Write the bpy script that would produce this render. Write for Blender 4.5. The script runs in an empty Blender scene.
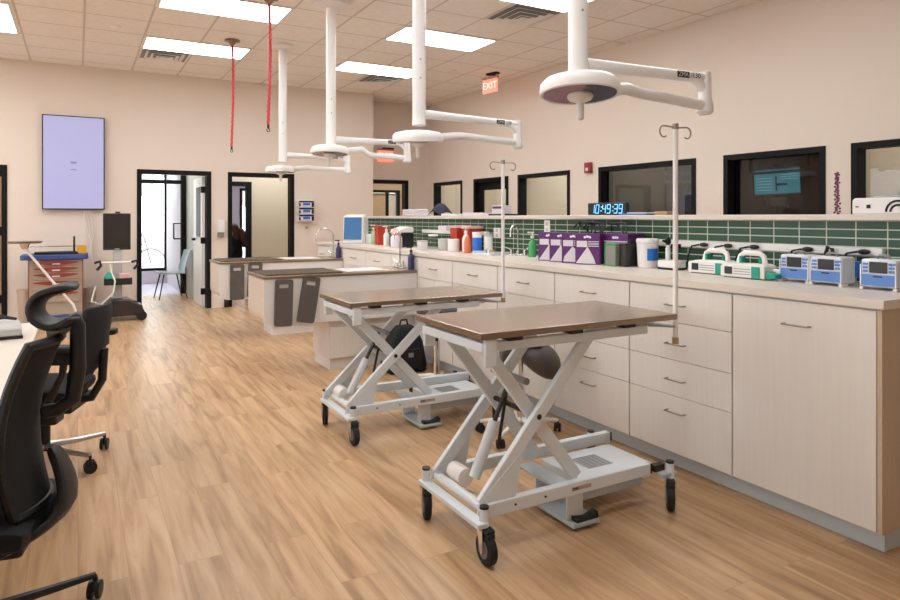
import bpy, bmesh, math, random
from mathutils import Vector, Matrix
random.seed(7)
D = bpy.data
SC = bpy.context.scene
COL = SC.collection
PI = math.pi

# ------------------------------------------------------------------ materials
def lin(c):
    return tuple((v / 12.92) if v <= 0.04045 else ((v + 0.055) / 1.055) ** 2.4 for v in c)

def rgb(*c):
    return lin(tuple(v / 255.0 for v in c))

def M(name, c, rough=.5, metal=0, var=.05, scale=9, stretch=(1, 1, 1), bump=0, es=0, spec=.5, coat=0, emit=None):
    m = D.materials.new(name); m.use_nodes = True
    nt = m.node_tree; N = nt.nodes; L = nt.links
    b = N['Principled BSDF']
    b.inputs['Roughness'].default_value = rough
    b.inputs['Metallic'].default_value = metal
    b.inputs['Specular IOR Level'].default_value = spec
    b.inputs['Coat Weight'].default_value = coat
    base = rgb(*c)
    tc = N.new('ShaderNodeTexCoord'); mp = N.new('ShaderNodeMapping')
    mp.inputs['Scale'].default_value = stretch
    nz = N.new('ShaderNodeTexNoise'); nz.inputs['Scale'].default_value = scale; nz.inputs['Detail'].default_value = 4
    mx = N.new('ShaderNodeMix'); mx.data_type = 'RGBA'
    mx.inputs[6].default_value = tuple(max(0, v * (1 - var)) for v in base) + (1,)
    mx.inputs[7].default_value = tuple(min(1, v * (1 + var)) for v in base) + (1,)
    L.new(tc.outputs['Object'], mp.inputs['Vector']); L.new(mp.outputs[0], nz.inputs['Vector'])
    L.new(nz.outputs['Fac'], mx.inputs[0]); L.new(mx.outputs[2], b.inputs['Base Color'])
    if bump:
        bp = N.new('ShaderNodeBump'); bp.inputs['Strength'].default_value = bump; bp.inputs['Distance'].default_value = .002
        L.new(nz.outputs['Fac'], bp.inputs['Height']); L.new(bp.outputs[0], b.inputs['Normal'])
    if es:
        b.inputs['Emission Color'].default_value = (emit and rgb(*emit) or base) + (1,)
        b.inputs['Emission Strength'].default_value = es
    return m

def nodes(m):
    nt = m.node_tree
    return nt.nodes, nt.links, nt.nodes['Principled BSDF']

def mathn(N, L, op, a, b=None):
    n = N.new('ShaderNodeMath'); n.operation = op
    for i, v in enumerate((a, b)):
        if v is None: continue
        if isinstance(v, (int, float)): n.inputs[i].default_value = v
        else: L.new(v, n.inputs[i])
    return n.outputs[0]

def gridfac(N, L, coord, pitch, off, half):
    """1 on a line of the grid, 0 elsewhere"""
    s = mathn(N, L, 'SUBTRACT', coord, off)
    s = mathn(N, L, 'DIVIDE', s, pitch)
    f = mathn(N, L, 'FRACT', s)
    d = mathn(N, L, 'SUBTRACT', f, .5)
    d = mathn(N, L, 'ABSOLUTE', d)
    return mathn(N, L, 'GREATER_THAN', d, .5 - half / pitch)

def grid_mat(name, tile, line, rough, axes, pitches, offs, half, bumpd=.002, lrough=.6, var=.08):
    m = M(name, tile, rough, var=var, scale=14)
    N, L, b = nodes(m)
    tc = N.new('ShaderNodeTexCoord'); sp = N.new('ShaderNodeSeparateXYZ')
    L.new(tc.outputs['Object'], sp.inputs[0])
    f1 = gridfac(N, L, sp.outputs[axes[0]], pitches[0], offs[0], half)
    f2 = gridfac(N, L, sp.outputs[axes[1]], pitches[1], offs[1], half)
    f = mathn(N, L, 'MAXIMUM', f1, f2)
    mx = N.new('ShaderNodeMix'); mx.data_type = 'RGBA'
    src = b.inputs['Base Color'].links[0].from_socket
    L.new(f, mx.inputs[0]); L.new(src, mx.inputs[6]); mx.inputs[7].default_value = rgb(*line) + (1,)
    L.new(mx.outputs[2], b.inputs['Base Color'])
    r = N.new('ShaderNodeMix'); L.new(f, r.inputs[0]); r.inputs[2].default_value = rough; r.inputs[3].default_value = lrough
    L.new(r.outputs[0], b.inputs['Roughness'])
    inv = mathn(N, L, 'SUBTRACT', 1.0, f)
    bp = N.new('ShaderNodeBump'); bp.inputs['Strength'].default_value = .4; bp.inputs['Distance'].default_value = bumpd
    L.new(inv, bp.inputs['Height']); L.new(bp.outputs[0], b.inputs['Normal'])
    return m

def floor_mat():
    m = D.materials.new('oak_planks'); m.use_nodes = True
    N, L, b = nodes(m)
    tc = N.new('ShaderNodeTexCoord'); mp = N.new('ShaderNodeMapping')
    mp.inputs['Rotation'].default_value = (0, 0, PI / 2)
    L.new(tc.outputs['Object'], mp.inputs['Vector'])
    br = N.new('ShaderNodeTexBrick'); br.offset = .37; br.inputs['Scale'].default_value = 1
    br.inputs['Brick Width'].default_value = 1.22; br.inputs['Row Height'].default_value = .178
    br.inputs['Mortar Size'].default_value = .0012; br.inputs['Mortar Smooth'].default_value = .2
    br.inputs['Color1'].default_value = (0, 0, 0, 1); br.inputs['Color2'].default_value = (1, 1, 1, 1)
    br.inputs['Mortar'].default_value = (.5, .5, .5, 1)
    L.new(mp.outputs[0], br.inputs['Vector'])
    mp2 = N.new('ShaderNodeMapping'); mp2.inputs['Scale'].default_value = (14, 1.1, 1)
    L.new(tc.outputs['Object'], mp2.inputs['Vector'])
    addv = N.new('ShaderNodeVectorMath'); addv.operation = 'MULTIPLY_ADD'
    L.new(br.outputs['Color'], addv.inputs[0]); addv.inputs[1].default_value = (40, 13, 7); L.new(mp2.outputs[0], addv.inputs[2])
    nz = N.new('ShaderNodeTexNoise'); nz.inputs['Scale'].default_value = 1.3; nz.inputs['Detail'].default_value = 6; nz.inputs['Distortion'].default_value = .8
    L.new(addv.outputs[0], nz.inputs['Vector'])
    cr = N.new('ShaderNodeValToRGB'); e = cr.color_ramp.elements
    e[0].position = .28; e[0].color = rgb(154, 117, 81) + (1,)
    e[1].position = .72; e[1].color = rgb(206, 171, 133) + (1,)
    k = cr.color_ramp.elements.new(.5); k.color = rgb(190, 151, 111) + (1,)
    L.new(nz.outputs['Fac'], cr.inputs[0])
    hs = N.new('ShaderNodeHueSaturation')
    v = mathn(N, L, 'MULTIPLY', br.outputs['Color'], .16); v = mathn(N, L, 'ADD', v, .92)
    L.new(v, hs.inputs['Value']); L.new(cr.outputs[0], hs.inputs['Color'])
    mx = N.new('ShaderNodeMix'); mx.data_type = 'RGBA'
    L.new(br.outputs['Fac'], mx.inputs[0]); L.new(hs.outputs[0], mx.inputs[6]); mx.inputs[7].default_value = rgb(166, 130, 98) + (1,)
    L.new(mx.outputs[2], b.inputs['Base Color'])
    b.inputs['Roughness'].default_value = .36; b.inputs['Specular IOR Level'].default_value = .45
    bp = N.new('ShaderNodeBump'); bp.inputs['Strength'].default_value = .08; bp.inputs['Distance'].default_value = .002
    L.new(nz.outputs['Fac'], bp.inputs['Height']); L.new(bp.outputs[0], b.inputs['Normal'])
    return m

def glass_mat(name, tint=(1, 1, 1), refl=.08, rough=.0):
    m = D.materials.new(name); m.use_nodes = True
    nt = m.node_tree; N = nt.nodes; L = nt.links
    N.remove(N['Principled BSDF'])
    t = N.new('ShaderNodeBsdfTransparent'); t.inputs[0].default_value = tuple(tint) + (1,)
    g = N.new('ShaderNodeBsdfGlossy'); g.inputs['Roughness'].default_value = rough
    fr = N.new('ShaderNodeFresnel'); fr.inputs[0].default_value = 1.45
    gm = N.new('ShaderNodeNewGeometry'); fb = mathn(N, L, 'SUBTRACT', 1.0, gm.outputs['Backfacing'])
    mu = mathn(N, L, 'MULTIPLY', mathn(N, L, 'ADD', fr.outputs[0], refl - .04), fb)
    mx = N.new('ShaderNodeMixShader'); L.new(mu, mx.inputs[0]); L.new(t.outputs[0], mx.inputs[1]); L.new(g.outputs[0], mx.inputs[2])
    L.new(mx.outputs[0], N['Material Output'].inputs[0])
    return m

WALL = (231, 216, 202)
m_wall = M('wall_paint', WALL, .75, var=.012, scale=3, spec=.25)
m_ceil = grid_mat('ceiling_tiles', (248, 240, 233), (214, 202, 190), .85, (0, 1), (.63, .63), (.69, 6.72), .012, .004)
m_floor = floor_mat()
m_glare_floor = M('pale_floor', (214, 212, 224), .25, var=.03)  # daylight glare on the floor put into a pale lilac base colour
m_black = M('black_frame', (20, 17, 16), .6, var=.1, spec=.2)
m_white = M('white_enamel', (238, 233, 230), .35, var=.015)
m_whitep = M('white_plastic', (236, 232, 226), .45, var=.02)
m_tabfr = M('pale_grey_powder_coat', (220, 225, 228), .4, var=.02)
m_tabfr2 = M('grey_powder_coat', (182, 188, 192), .45, var=.03)
m_steel = M('brushed_steel', (206, 192, 174), .26, 1, var=.04, scale=3, stretch=(2, 40, 2))
m_steeledge = M('steel_edge', (150, 132, 114), .35, 1, var=.05)
m_chrome = M('chrome', (215, 212, 208), .12, 1, var=.02)
m_blackp = M('black_plastic', (20, 19, 21), .5, var=.12)
m_mesh = M('black_mesh_fabric', (22, 22, 25), .85, var=.3, scale=220, bump=.3)
m_rubber = M('black_rubber', (24, 23, 25), .7, var=.1)
m_greyrub = M('grey_hub', (120, 116, 112), .5)
m_lam = M('ash_laminate', (226, 217, 208), .5, var=.06, scale=2.2, stretch=(22, 22, .9))
m_lamshade = M('tan_laminate', (196, 172, 146), .5, var=.08, scale=2.2, stretch=(22, 22, .9))  # browner copy of the ash laminate, shade of the end panel in its colour
m_top = M('counter_top', (222, 209, 196), .35, var=.03, scale=5)
m_toe = M('toe_kick_grey', (196, 204, 208), .45, var=.03)
m_tub = M('tub_white', (228, 222, 218), .3, var=.015)
m_tubside = M('tub_side', (214, 199, 183), .4, var=.02)
m_taupe = M('taupe_grate', (112, 96, 84), .4, .6, var=.12, scale=60)
m_mat = M('grey_foam', (92, 84, 79), .8, var=.06, scale=40)
m_tile = grid_mat('green_tile', (34, 74, 50), (200, 200, 186), .34, (1, 2), (.156, .0455), (3.06, 1.40), .0032, .002, .7, var=.22)
m_hand = M('wire_pull', (168, 154, 142), .35, 1)
m_red = M('red_enamel', (150, 56, 50), .4)
m_brickred = M('sharps_red', (190, 62, 40), .45, var=.08)
m_blue = M('blue_plastic', (58, 78, 140), .45)
m_greige = M('cart_grey', (176, 158, 140), .45)
m_cordred = M('red_coil', (206, 44, 60), .45, var=.1, scale=90)
m_purple = M('purple_card', (92, 28, 104), .45, var=.1)
m_card = M('printed_white', (228, 218, 222), .5, var=.06, scale=50)
m_pumpblue = M('pump_blue', (96, 138, 206), .4, var=.06)
m_pumpl = M('pump_pale_blue', (222, 224, 230), .4)
m_green = M('pump_green', (20, 150, 122), .4)
m_greensoap = M('green_soap', (70, 160, 92), .25)
m_palegreen = M('pale_green', (172, 204, 164), .35)
m_dscreen = M('dark_screen', (46, 42, 40), .2)
m_grey = M('mid_grey', (140, 136, 132), .5)
m_lgrey = M('light_grey', (196, 194, 190), .5)
m_navy = M('navy_cloth', (38, 40, 62), .85, var=.2, scale=30, bump=.3)
m_dpurp = M('dark_purple_liquid', (48, 38, 92), .3)
m_bluelab = M('blue_label', (40, 112, 204), .45)
m_pink = M('pink_plastic', (226, 178, 172), .5, var=.1)
m_yellow = M('yellow_plastic', (226, 166, 50), .5)
m_tan = M('tan_door', (178, 148, 112), .5, var=.06, scale=3, stretch=(20, 20, 1))
m_beige = M('beige_panel', (214, 200, 178), .6, var=.012)
m_vinyl = M('charcoal_vinyl', (72, 64, 62), .45, var=.06)
m_orange = M('orange_print', (228, 128, 84), .5)
m_cloth = M('dark_clothes', (24, 24, 28), .85, var=.2, scale=20)
m_skin = M('skin', (206, 158, 132), .5)
m_hair = M('brown_hair', (88, 52, 40), .55, var=.3, scale=60)
m_leaf = M('pale_foliage', (196, 204, 182), .7, var=.3, scale=6)
m_bark = M('bark', (96, 78, 62), .8)
m_pave = M('pale_paving', (222, 220, 218), .8, var=.05)
m_greywood = M('grey_wood_panel', (184, 178, 164), .5, var=.1, scale=2, stretch=(1, 6, 1))
m_chairgrey = M('blue_grey_shell', (150, 166, 170), .45)
m_sealt = M('lilac_wall', (206, 198, 206), .7, var=.01)
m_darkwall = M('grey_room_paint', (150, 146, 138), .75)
m_panel = M('lit_diffuser', (255, 252, 246), .6, var=0, es=10.8, emit=(242, 250, 255))
m_panel_dim = M('dim_diffuser', (230, 228, 220), .6, var=0, es=8.0, emit=(250, 250, 250))
m_tv = M('tv_picture', (120, 116, 160), .3, var=.02, scale=2, es=.56, emit=(200, 198, 232))
m_tvtext = M('tv_text', (90, 84, 120), .4, es=.3, emit=(120, 110, 160))
m_exit = M('exit_red', (240, 130, 110), .5, es=1.05, emit=(255, 140, 118))
m_exitl = M('exit_letters', (250, 190, 170), .5, es=1.3, emit=(255, 215, 195))
m_digit = M('clock_digits', (110, 200, 255), .4, es=1.1, emit=(110, 200, 250))
m_screenblue = M('blue_screen', (36, 84, 130), .3, es=.22, emit=(60, 130, 196))
m_cyan = M('cyan_screen', (60, 150, 170), .3, var=.3, scale=9, es=1.0, emit=(80, 180, 200))
m_cyand = M('screen_dark_text', (20, 40, 55), .3)
m_cyanl = M('screen_pale_text', (150, 210, 220), .3, es=1.2, emit=(170, 225, 235))
m_lens = M('lamp_lens', (52, 48, 52), .2, 0, var=.7, scale=60)
m_lenspink = M('lamp_lens_pink', (146, 96, 108), .2, 0, var=.5, scale=50)
m_glass = glass_mat('clear_glass', (.97, .98, .97), .05)
m_smoke = glass_mat('dim_glass', (.50, .50, .50), .06)
m_clearp = glass_mat('clear_plastic', (.85, .87, .86), .08)
m_magenta = M('magenta_flower', (134, 52, 104), .7, var=.3, scale=50)
m_stem = M('stem_green', (84, 104, 66), .7)

# ------------------------------------------------------------------ mesh builder
class MB:
    def __init__(s):
        s.bm = bmesh.new(); s.m = 0; s.T = Matrix.Identity(4)
    def _add(s, vs, fs, m=None):
        m = s.m if m is None else m
        bv = [s.bm.verts.new(s.T @ Vector(v)) for v in vs]
        for f in fs:
            try:
                q = s.bm.faces.new([bv[i] for i in f]); q.material_index = m
            except ValueError:
                pass
        return s
    def box(s, x0, x1, y0, y1, z0, z1, m=None, R=None):
        vs = [(x, y, z) for x in (x0, x1) for y in (y0, y1) for z in (z0, z1)]
        if R is not None:
            c = Vector(((x0 + x1) / 2, (y0 + y1) / 2, (z0 + z1) / 2))
            vs = [c + R @ (Vector(v) - c) for v in vs]
        return s._add(vs, [(0, 1, 3, 2), (4, 6, 7, 5), (0, 4, 5, 1), (2, 3, 7, 6), (0, 2, 6, 4), (1, 5, 7, 3)], m)
    def beam(s, p, q, w, h, m=None, up=(0, 0, 1)):
        """box along p-q, w across, h along up"""
        p = Vector(p); q = Vector(q); d = (q - p).normalized()
        u = Vector(up); side = d.cross(u).normalized(); u = side.cross(d).normalized()
        vs = []
        for e in (p, q):
            for a, b in ((-1, -1), (1, -1), (1, 1), (-1, 1)):
                vs.append(e + side * a * w / 2 + u * b * h / 2)
        return s._add(vs, [(0, 3, 2, 1), (4, 5, 6, 7), (0, 1, 5, 4), (1, 2, 6, 5), (2, 3, 7, 6), (3, 0, 4, 7)], m)
    def tube(s, pts, r, n=10, m=None, cap=True):
        pts = [Vector(p) for p in pts]; k = len(pts)
        rs = r if isinstance(r, (list, tuple)) else [r] * k
        d0 = (pts[1] - pts[0]).normalized()
        a = Vector((0, 0, 1)) if abs(d0.z) < .9 else Vector((1, 0, 0))
        u = d0.cross(a).normalized(); vs = []
        for i, p in enumerate(pts):
            d = (pts[min(i + 1, k - 1)] - pts[max(i - 1, 0)]).normalized()
            u = (u - d * u.dot(d)).normalized(); v = d.cross(u)
            for j in range(n):
                t = 2 * PI * j / n
                vs.append(p + (u * math.cos(t) + v * math.sin(t)) * rs[i])
        fs = [(i * n + j, i * n + (j + 1) % n, (i + 1) * n + (j + 1) % n, (i + 1) * n + j) for i in range(k - 1) for j in range(n)]
        if cap: fs += [tuple(range(n))[::-1], tuple((k - 1) * n + j for j in range(n))]
        return s._add(vs, fs, m)
    def cyl(s, p, q, r, r2=None, n=20, m=None):
        return s.tube([p, q], [r, r if r2 is None else r2], n, m)
    def lathe(s, prof, c=(0, 0, 0), n=24, m=None, sx=1, sy=1):
        vs = [(c[0] + r * sx * math.cos(2 * PI * j / n), c[1] + r * sy * math.sin(2 * PI * j / n), c[2] + z) for r, z in prof for j in range(n)]
        k = len(prof)
        fs = [(i * n + j, i * n + (j + 1) % n, (i + 1) * n + (j + 1) % n, (i + 1) * n + j) for i in range(k - 1) for j in range(n)]
        fs += [tuple(range(n))[::-1], tuple((k - 1) * n + j for j in range(n))]
        return s._add(vs, fs, m)
    def prism(s, poly, ax, a, b, m=None):
        """poly in the two axes other than ax (in order), extruded from a to b along ax"""
        k = len(poly); vs = []
        for e in (a, b):
            for p, q in poly:
                vs.append({'x': (e, p, q), 'y': (p, e, q), 'z': (p, q, e)}[ax])
        fs = [tuple(range(k)), tuple(range(2 * k - 1, k - 1, -1))] + [(i, k + i, k + (i + 1) % k, (i + 1) % k) for i in range(k)]
        return s._add(vs, fs, m)
    def ball(s, c, r, m=None, nu=16, nv=10):
        r = (r, r, r) if isinstance(r, (int, float)) else r
        vs = []
        for i in range(nv + 1):
            t = PI * i / nv; st = max(math.sin(t), 1e-4)
            for j in range(nu):
                p = 2 * PI * j / nu
                vs.append((c[0] + r[0] * st * math.cos(p), c[1] + r[1] * st * math.sin(p), c[2] - r[2] * math.cos(t)))
        fs = [(i * nu + j, i * nu + (j + 1) % nu, (i + 1) * nu + (j + 1) % nu, (i + 1) * nu + j) for i in range(nv) for j in range(nu)]
        fs += [tuple(range(nu))[::-1], tuple(nv * nu + j for j in range(nu))]
        return s._add(vs, fs, m)
    def sheet(s, grid, th, m=None):
        """grid[i][j] of points -> a shell of thickness th along the local normal"""
        I, J = len(grid), len(grid[0]); G = [[Vector(p) for p in r] for r in grid]
        top = []; bot = []
        for i in range(I):
            for j in range(J):
                a = G[min(i + 1, I - 1)][j] - G[max(i - 1, 0)][j]; b = G[i][min(j + 1, J - 1)] - G[i][max(j - 1, 0)]
                nrm = a.cross(b)
                nrm = nrm.normalized() if nrm.length > 1e-9 else Vector((0, 0, 1))
                top.append(G[i][j] + nrm * th / 2); bot.append(G[i][j] - nrm * th / 2)
        o = I * J; fs = []
        for i in range(I - 1):
            for j in range(J - 1):
                q = (i * J + j, (i + 1) * J + j, (i + 1) * J + j + 1, i * J + j + 1)
                fs.append(q); fs.append(tuple(o + v for v in q[::-1]))
        for i in range(I - 1):
            for j, fl in ((0, 1), (J - 1, 0)):
                q = (i * J + j, o + i * J + j, o + (i + 1) * J + j, (i + 1) * J + j); fs.append(q[::-1] if fl else q)
        for j in range(J - 1):
            for i, fl in ((0, 0), (I - 1, 1)):
                q = (i * J + j, o + i * J + j, o + i * J + j + 1, i * J + j + 1); fs.append(q[::-1] if fl else q)
        return s._add(top + bot, fs, m)
    def text(s, txt, org, xd, yd, size, m=None, depth=.0006):
        cu = D.curves.new('txt', 'FONT'); cu.body = txt; cu.size = size; cu.extrude = depth; cu.align_x = 'CENTER'; cu.align_y = 'CENTER'
        ob = D.objects.new('txt', cu); COL.objects.link(ob)
        dg = bpy.context.evaluated_depsgraph_get(); dg.update()
        me = D.meshes.new_from_object(ob.evaluated_get(dg))
        xd = Vector(xd).normalized(); yd = Vector(yd).normalized(); zd = xd.cross(yd); o = Vector(org)
        s._add([o + xd * v.co.x + yd * v.co.y + zd * v.co.z for v in me.vertices], [tuple(p.vertices) for p in me.polygons], m)
        D.objects.remove(ob); D.curves.remove(cu); D.meshes.remove(me)
        return s
    def build(s, name, mats, parent=None, bevel=0, flat=False, ang=38, sub=0):
        me = D.meshes.new(name)
        bmesh.ops.recalc_face_normals(s.bm, faces=s.bm.faces)
        s.bm.to_mesh(me); s.bm.free()
        for m in (mats if isinstance(mats, (list, tuple)) else [mats]): me.materials.append(m)
        if not flat:
            for p in me.polygons: p.use_smooth = True
            me.set_sharp_from_angle(angle=math.radians(ang))
        o = D.objects.new(name, me); COL.objects.link(o)
        if parent is not None: o.parent = parent
        if bevel:
            b = o.modifiers.new('bevel', 'BEVEL'); b.width = bevel; b.segments = 2; b.limit_method = 'ANGLE'; b.angle_limit = math.radians(50)
        if sub:
            b = o.modifiers.new('sub', 'SUBSURF'); b.levels = sub; b.render_levels = sub
        return o

def tag(o, label, cat, group=None, kind=None):
    o['label'] = label; o['category'] = cat
    if group: o['group'] = group
    if kind: o['kind'] = kind
    return o

def thing(name, label, cat, loc=(0, 0, 0), rz=0, group=None):
    o = D.objects.new(name, None); COL.objects.link(o); o.empty_display_size = .1
    o.location = loc; o.rotation_euler = (0, 0, math.radians(rz))
    return tag(o, label, cat, group)

def place(o, loc, rz=0):
    o.location = loc; o.rotation_euler = (0, 0, math.radians(rz)); return o

def struct(name, mb, mats, parent=None, **k):
    o = mb.build(name, mats, parent, **k)
    if parent is None: o['kind'] = 'structure'
    return o

def sempty(name):
    o = D.objects.new(name, None); COL.objects.link(o); o['kind'] = 'structure'; return o

def dup(root, loc, rz=None, label=None, group=None):
    r = root.copy(); COL.objects.link(r); r.location = loc
    if rz is not None: r.rotation_euler = (0, 0, math.radians(rz))
    if label: r['label'] = label
    if group: r['group'] = group
    for ch in list(root.children):
        c = ch.copy(); COL.objects.link(c); c.parent = r
        for g in list(ch.children):
            d = g.copy(); COL.objects.link(d); d.parent = c
    return r

def rotz(deg): return Matrix.Rotation(math.radians(deg), 3, 'Z')

def rrect(x0, x1, z0, z1, r, n=5, corners=(1, 1, 1, 1)):
    out = []
    for k, (cx, cz, a0) in enumerate(((x1 - r, z1 - r, 0), (x0 + r, z1 - r, 90), (x0 + r, z0 + r, 180), (x1 - r, z0 + r, 270))):
        if corners[k]:
            for i in range(n + 1):
                a = math.radians(a0 + 90 * i / n); out.append((cx + r * math.cos(a), cz + r * math.sin(a)))
        else:
            out.append(((x1, z1), (x0, z1), (x0, z0), (x1, z0))[k])
    return out

# ------------------------------------------------------------------ camera, world, view
FPX, HY, EYE = 660.0, 217.0, 1.42
YAW = math.atan((450 - 78) / FPX)
cam = D.cameras.new('camera'); co = D.objects.new('camera', cam); COL.objects.link(co)
cam.sensor_width = 36; cam.lens = FPX / 900 * 36; cam.shift_y = -(300 - HY) / 900; cam.clip_start = .05; cam.clip_end = 300
co.location = (0, 0, EYE); co.rotation_euler = (PI / 2, 0, -YAW)
SC.camera = co
SC.view_settings.view_transform = 'Standard'; SC.view_settings.look = 'None'; SC.view_settings.exposure = 0; SC.view_settings.gamma = 1
SC.view_settings.use_curve_mapping = False
SC.cycles.use_denoising = True
SC.cycles.max_bounces = 8; SC.cycles.sample_clamp_indirect = 6
w = D.worlds.new('daylight'); SC.world = w; w.use_nodes = True
bg = w.node_tree.nodes['Background']; bg.inputs[0].default_value = (.88, .93, 1, 1); bg.inputs[1].default_value = 4.5

# ------------------------------------------------------------------ shell
CZ = 3.58; XR = 5.94; YB = 10.80; YREC = 11.41; XC = 4.53; XL = -5.2; YF = -3.0
struct('floor', MB().box(XL, XR + .12, YF, 13.1, -.1, 0), m_floor)
struct('floor_vestibule', MB().box(.1, 1.9, 13.1, 15.5, -.1, 0).box(1.9, 4.5, 13.1, 16.1, -.1, 0), m_glare_floor)
struct('floor_rooms', MB().box(XR + .12, 9.2, 1.0, 14.0, -.1, 0), m_floor)
struct('ceiling', MB().box(XL, XR + .12, YF, YREC + .12, CZ, CZ + .1), m_ceil)
wl = MB(); prev = YF; LW_ADDED = [(-2.2, -.2), (.4, 2.4), (3.0, 5.0), (5.6, 7.6), (8.2, 10.2)]  # left wall windows are unseen, added to bring daylight onto the cabinet fronts
for k_, (y0, y1) in enumerate(LW_ADDED):
    wl.box(XL - .12, XL, prev, y0, 0, CZ).box(XL - .12, XL, y0, y1, 0, .8).box(XL - .12, XL, y0, y1, 2.7, CZ); prev = y1
    fw = struct('window_%d' % (10 + k_), MB().box(XL - .13, XL + .01, y0, y0 + .06, .8, 2.7).box(XL - .13, XL + .01, y1 - .06, y1, .8, 2.7).box(XL - .13, XL + .01, y0 + .06, y1 - .06, .8, .86).box(XL - .13, XL + .01, y0 + .06, y1 - .06, 2.64, 2.7), m_black)
    MB().box(XL - .07, XL - .062, y0 + .06, y1 - .06, .86, 2.64).build('pane', m_glass, fw)
    pl = D.lights.new('window_portal', 'AREA'); pl.shape = 'RECTANGLE'; pl.size = 1.78; pl.size_y = 1.88; pl.cycles.is_portal = True  # portal steering sky light in through the added window
    po = D.objects.new('window_portal', pl); COL.objects.link(po); po.location = (XL - .14, (y0 + y1) / 2, 1.75); po.rotation_euler = (0, -PI / 2, 0)
wl.box(XL - .12, XL, prev, YB + .12, 0, CZ)
struct('wall_left', wl, m_wall)
struct('wall_front', MB().box(XL - .12, XR + .12, YF - .12, YF, 0, CZ), m_wall)
# back wall with three openings
DH = 2.13
wb = MB()
for x0, x1 in ((XL, -1.80), (-.84, .76), (1.81, 2.06), (3.12, XC)):
    wb.box(x0, x1, YB, YB + .13, 0, CZ)
for x0, x1 in ((-1.80, -.84), (.76, 1.81), (2.06, 3.12)):
    wb.box(x0, x1, YB, YB + .13, DH, CZ)
wb.box(XC - .12, XC, YB + .13, YREC, 0, CZ)
struct('wall_back', wb, m_wall)
wr = MB().box(XC - .12, 4.62, YREC, YREC + .12, 0, CZ).box(5.51, XR + .12, YREC, YREC + .12, 0, CZ).box(4.62, 5.51, YREC, YREC + .12, 2.12, CZ)
struct('wall_recess', wr, m_wall)
# right wall with openings
WT = 2.07
opens = [(1.9, 3.33, .95), (3.56, 4.65, .95), (5.01, 6.57, .95), (7.15, 8.39, .95), (8.65, 9.70, 0), (10.09, 11.16, .95)]
wr = MB(); prev = YF
for y0, y1, zb in opens:
    wr.box(XR, XR + .12, prev, y0, 0, CZ)
    wr.box(XR, XR + .12, y0, y1, WT, CZ)
    if zb: wr.box(XR, XR + .12, y0, y1, 0, zb)
    prev = y1
wr.box(XR, XR + .12, prev, YREC, 0, CZ)
struct('wall_right', wr, m_wall)
panes = [m_glass, m_smoke, m_smoke, m_glass, m_glass, m_glass]
wi = 0
for (y0, y1, zb), pm in zip(opens, panes):
    fr = MB(); f = .055; xa, xb = XR - .012, XR + .125
    fr.box(xa, xb, y0 - .0, y0 + f, zb, WT).box(xa, xb, y1 - f, y1, zb, WT).box(xa, xb, y0 + f, y1 - f, WT - f, WT)
    if zb: fr.box(xa, xb, y0 + f, y1 - f, zb, zb + f)
    wi += 1
    nm = 'window_%d' % wi if zb else 'door_1'
    root = struct(nm, fr, m_black)
    if zb:
        MB().box(XR + .09, XR + .097, y0 + f, y1 - f, zb + f, WT - f).build('pane', pm, root)
    else:
        d = MB(); y0 += f; y1 -= f
        d.box(XR + .08, XR + .12, y0, y0 + .10, 0, WT - f).box(XR + .08, XR + .12, y1 - .10, y1, 0, WT - f).box(XR + .08, XR + .12, y0 + .10, y1 - .10, WT - f - .14, WT - f).box(XR + .08, XR + .12, y0 + .1, y1 - .1, 0, .2)
        d.build('door_leaf', m_black, root)
        MB().box(XR + .097, XR + .103, y0 + .1, y1 - .1, .2, WT - f - .14).build('pane', m_glass, root)
# rooms beyond the right wall
rm = MB(); X1, X2, RZ = XR + .12, 8.6, 2.75
for y in (1.2, 3.44, 6.86, 8.52, 9.9, 11.5):
    rm.box(X1, X2, y - .05, y + .05, 0, RZ)
for y0, y1 in ((1.25, 3.39), (6.91, 8.47), (8.57, 9.85), (9.95, 11.45)):
    rm.box(X2, X2 + .1, y0, y1, 0, RZ)
struct('wall_rooms', rm, m_beige)
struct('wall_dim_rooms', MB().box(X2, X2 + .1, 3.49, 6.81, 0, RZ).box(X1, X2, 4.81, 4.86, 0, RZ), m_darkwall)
struct('ceiling_rooms', MB().box(X1, X2 + .1, 1.2, 11.5, RZ, RZ + .1), m_ceil)
# beyond the recess door
struct('wall_corridor', MB().box(4.0, 5.30, 13.5, 13.6, 0, RZ).box(6.30, 8.6, 13.5, 13.6, 0, RZ).box(5.30, 6.30, 13.5, 13.6, 2.02, RZ).box(4.0, 4.1, 11.53, 13.5, 0, RZ).box(8.5, 8.6, 11.55, 13.5, 0, RZ), m_tan)
struct('ceiling_corridor', MB().box(4.0, 8.6, 11.53, 14.0, RZ, RZ + .1), m_ceil)
dd = struct('door_2', MB().box(5.30, 5.36, 13.46, 13.6, 0, 2.02).box(6.24, 6.30, 13.46, 13.6, 0, 2.02).box(5.36, 6.24, 13.46, 13.6, 1.96, 2.02).box(5.98, 6.04, 13.5, 13.58, 0, 1.96), m_black)
MB().box(5.37, 5.97, 13.52, 13.56, 0.01, 1.95).build('door_leaf', m_tan, dd)
MB().box(6.05, 6.23, 13.53, 13.54, 0.01, 1.95).build('pane', m_beige, dd)
struct('door_3', MB().box(4.55, 4.62, YREC - .015, YREC + .13, 0, 2.12).box(5.44, 5.51, YREC - .015, YREC + .13, 0, 2.12).box(4.62, 5.44, YREC - .015, YREC + .13, 2.05, 2.12), m_black)
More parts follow.
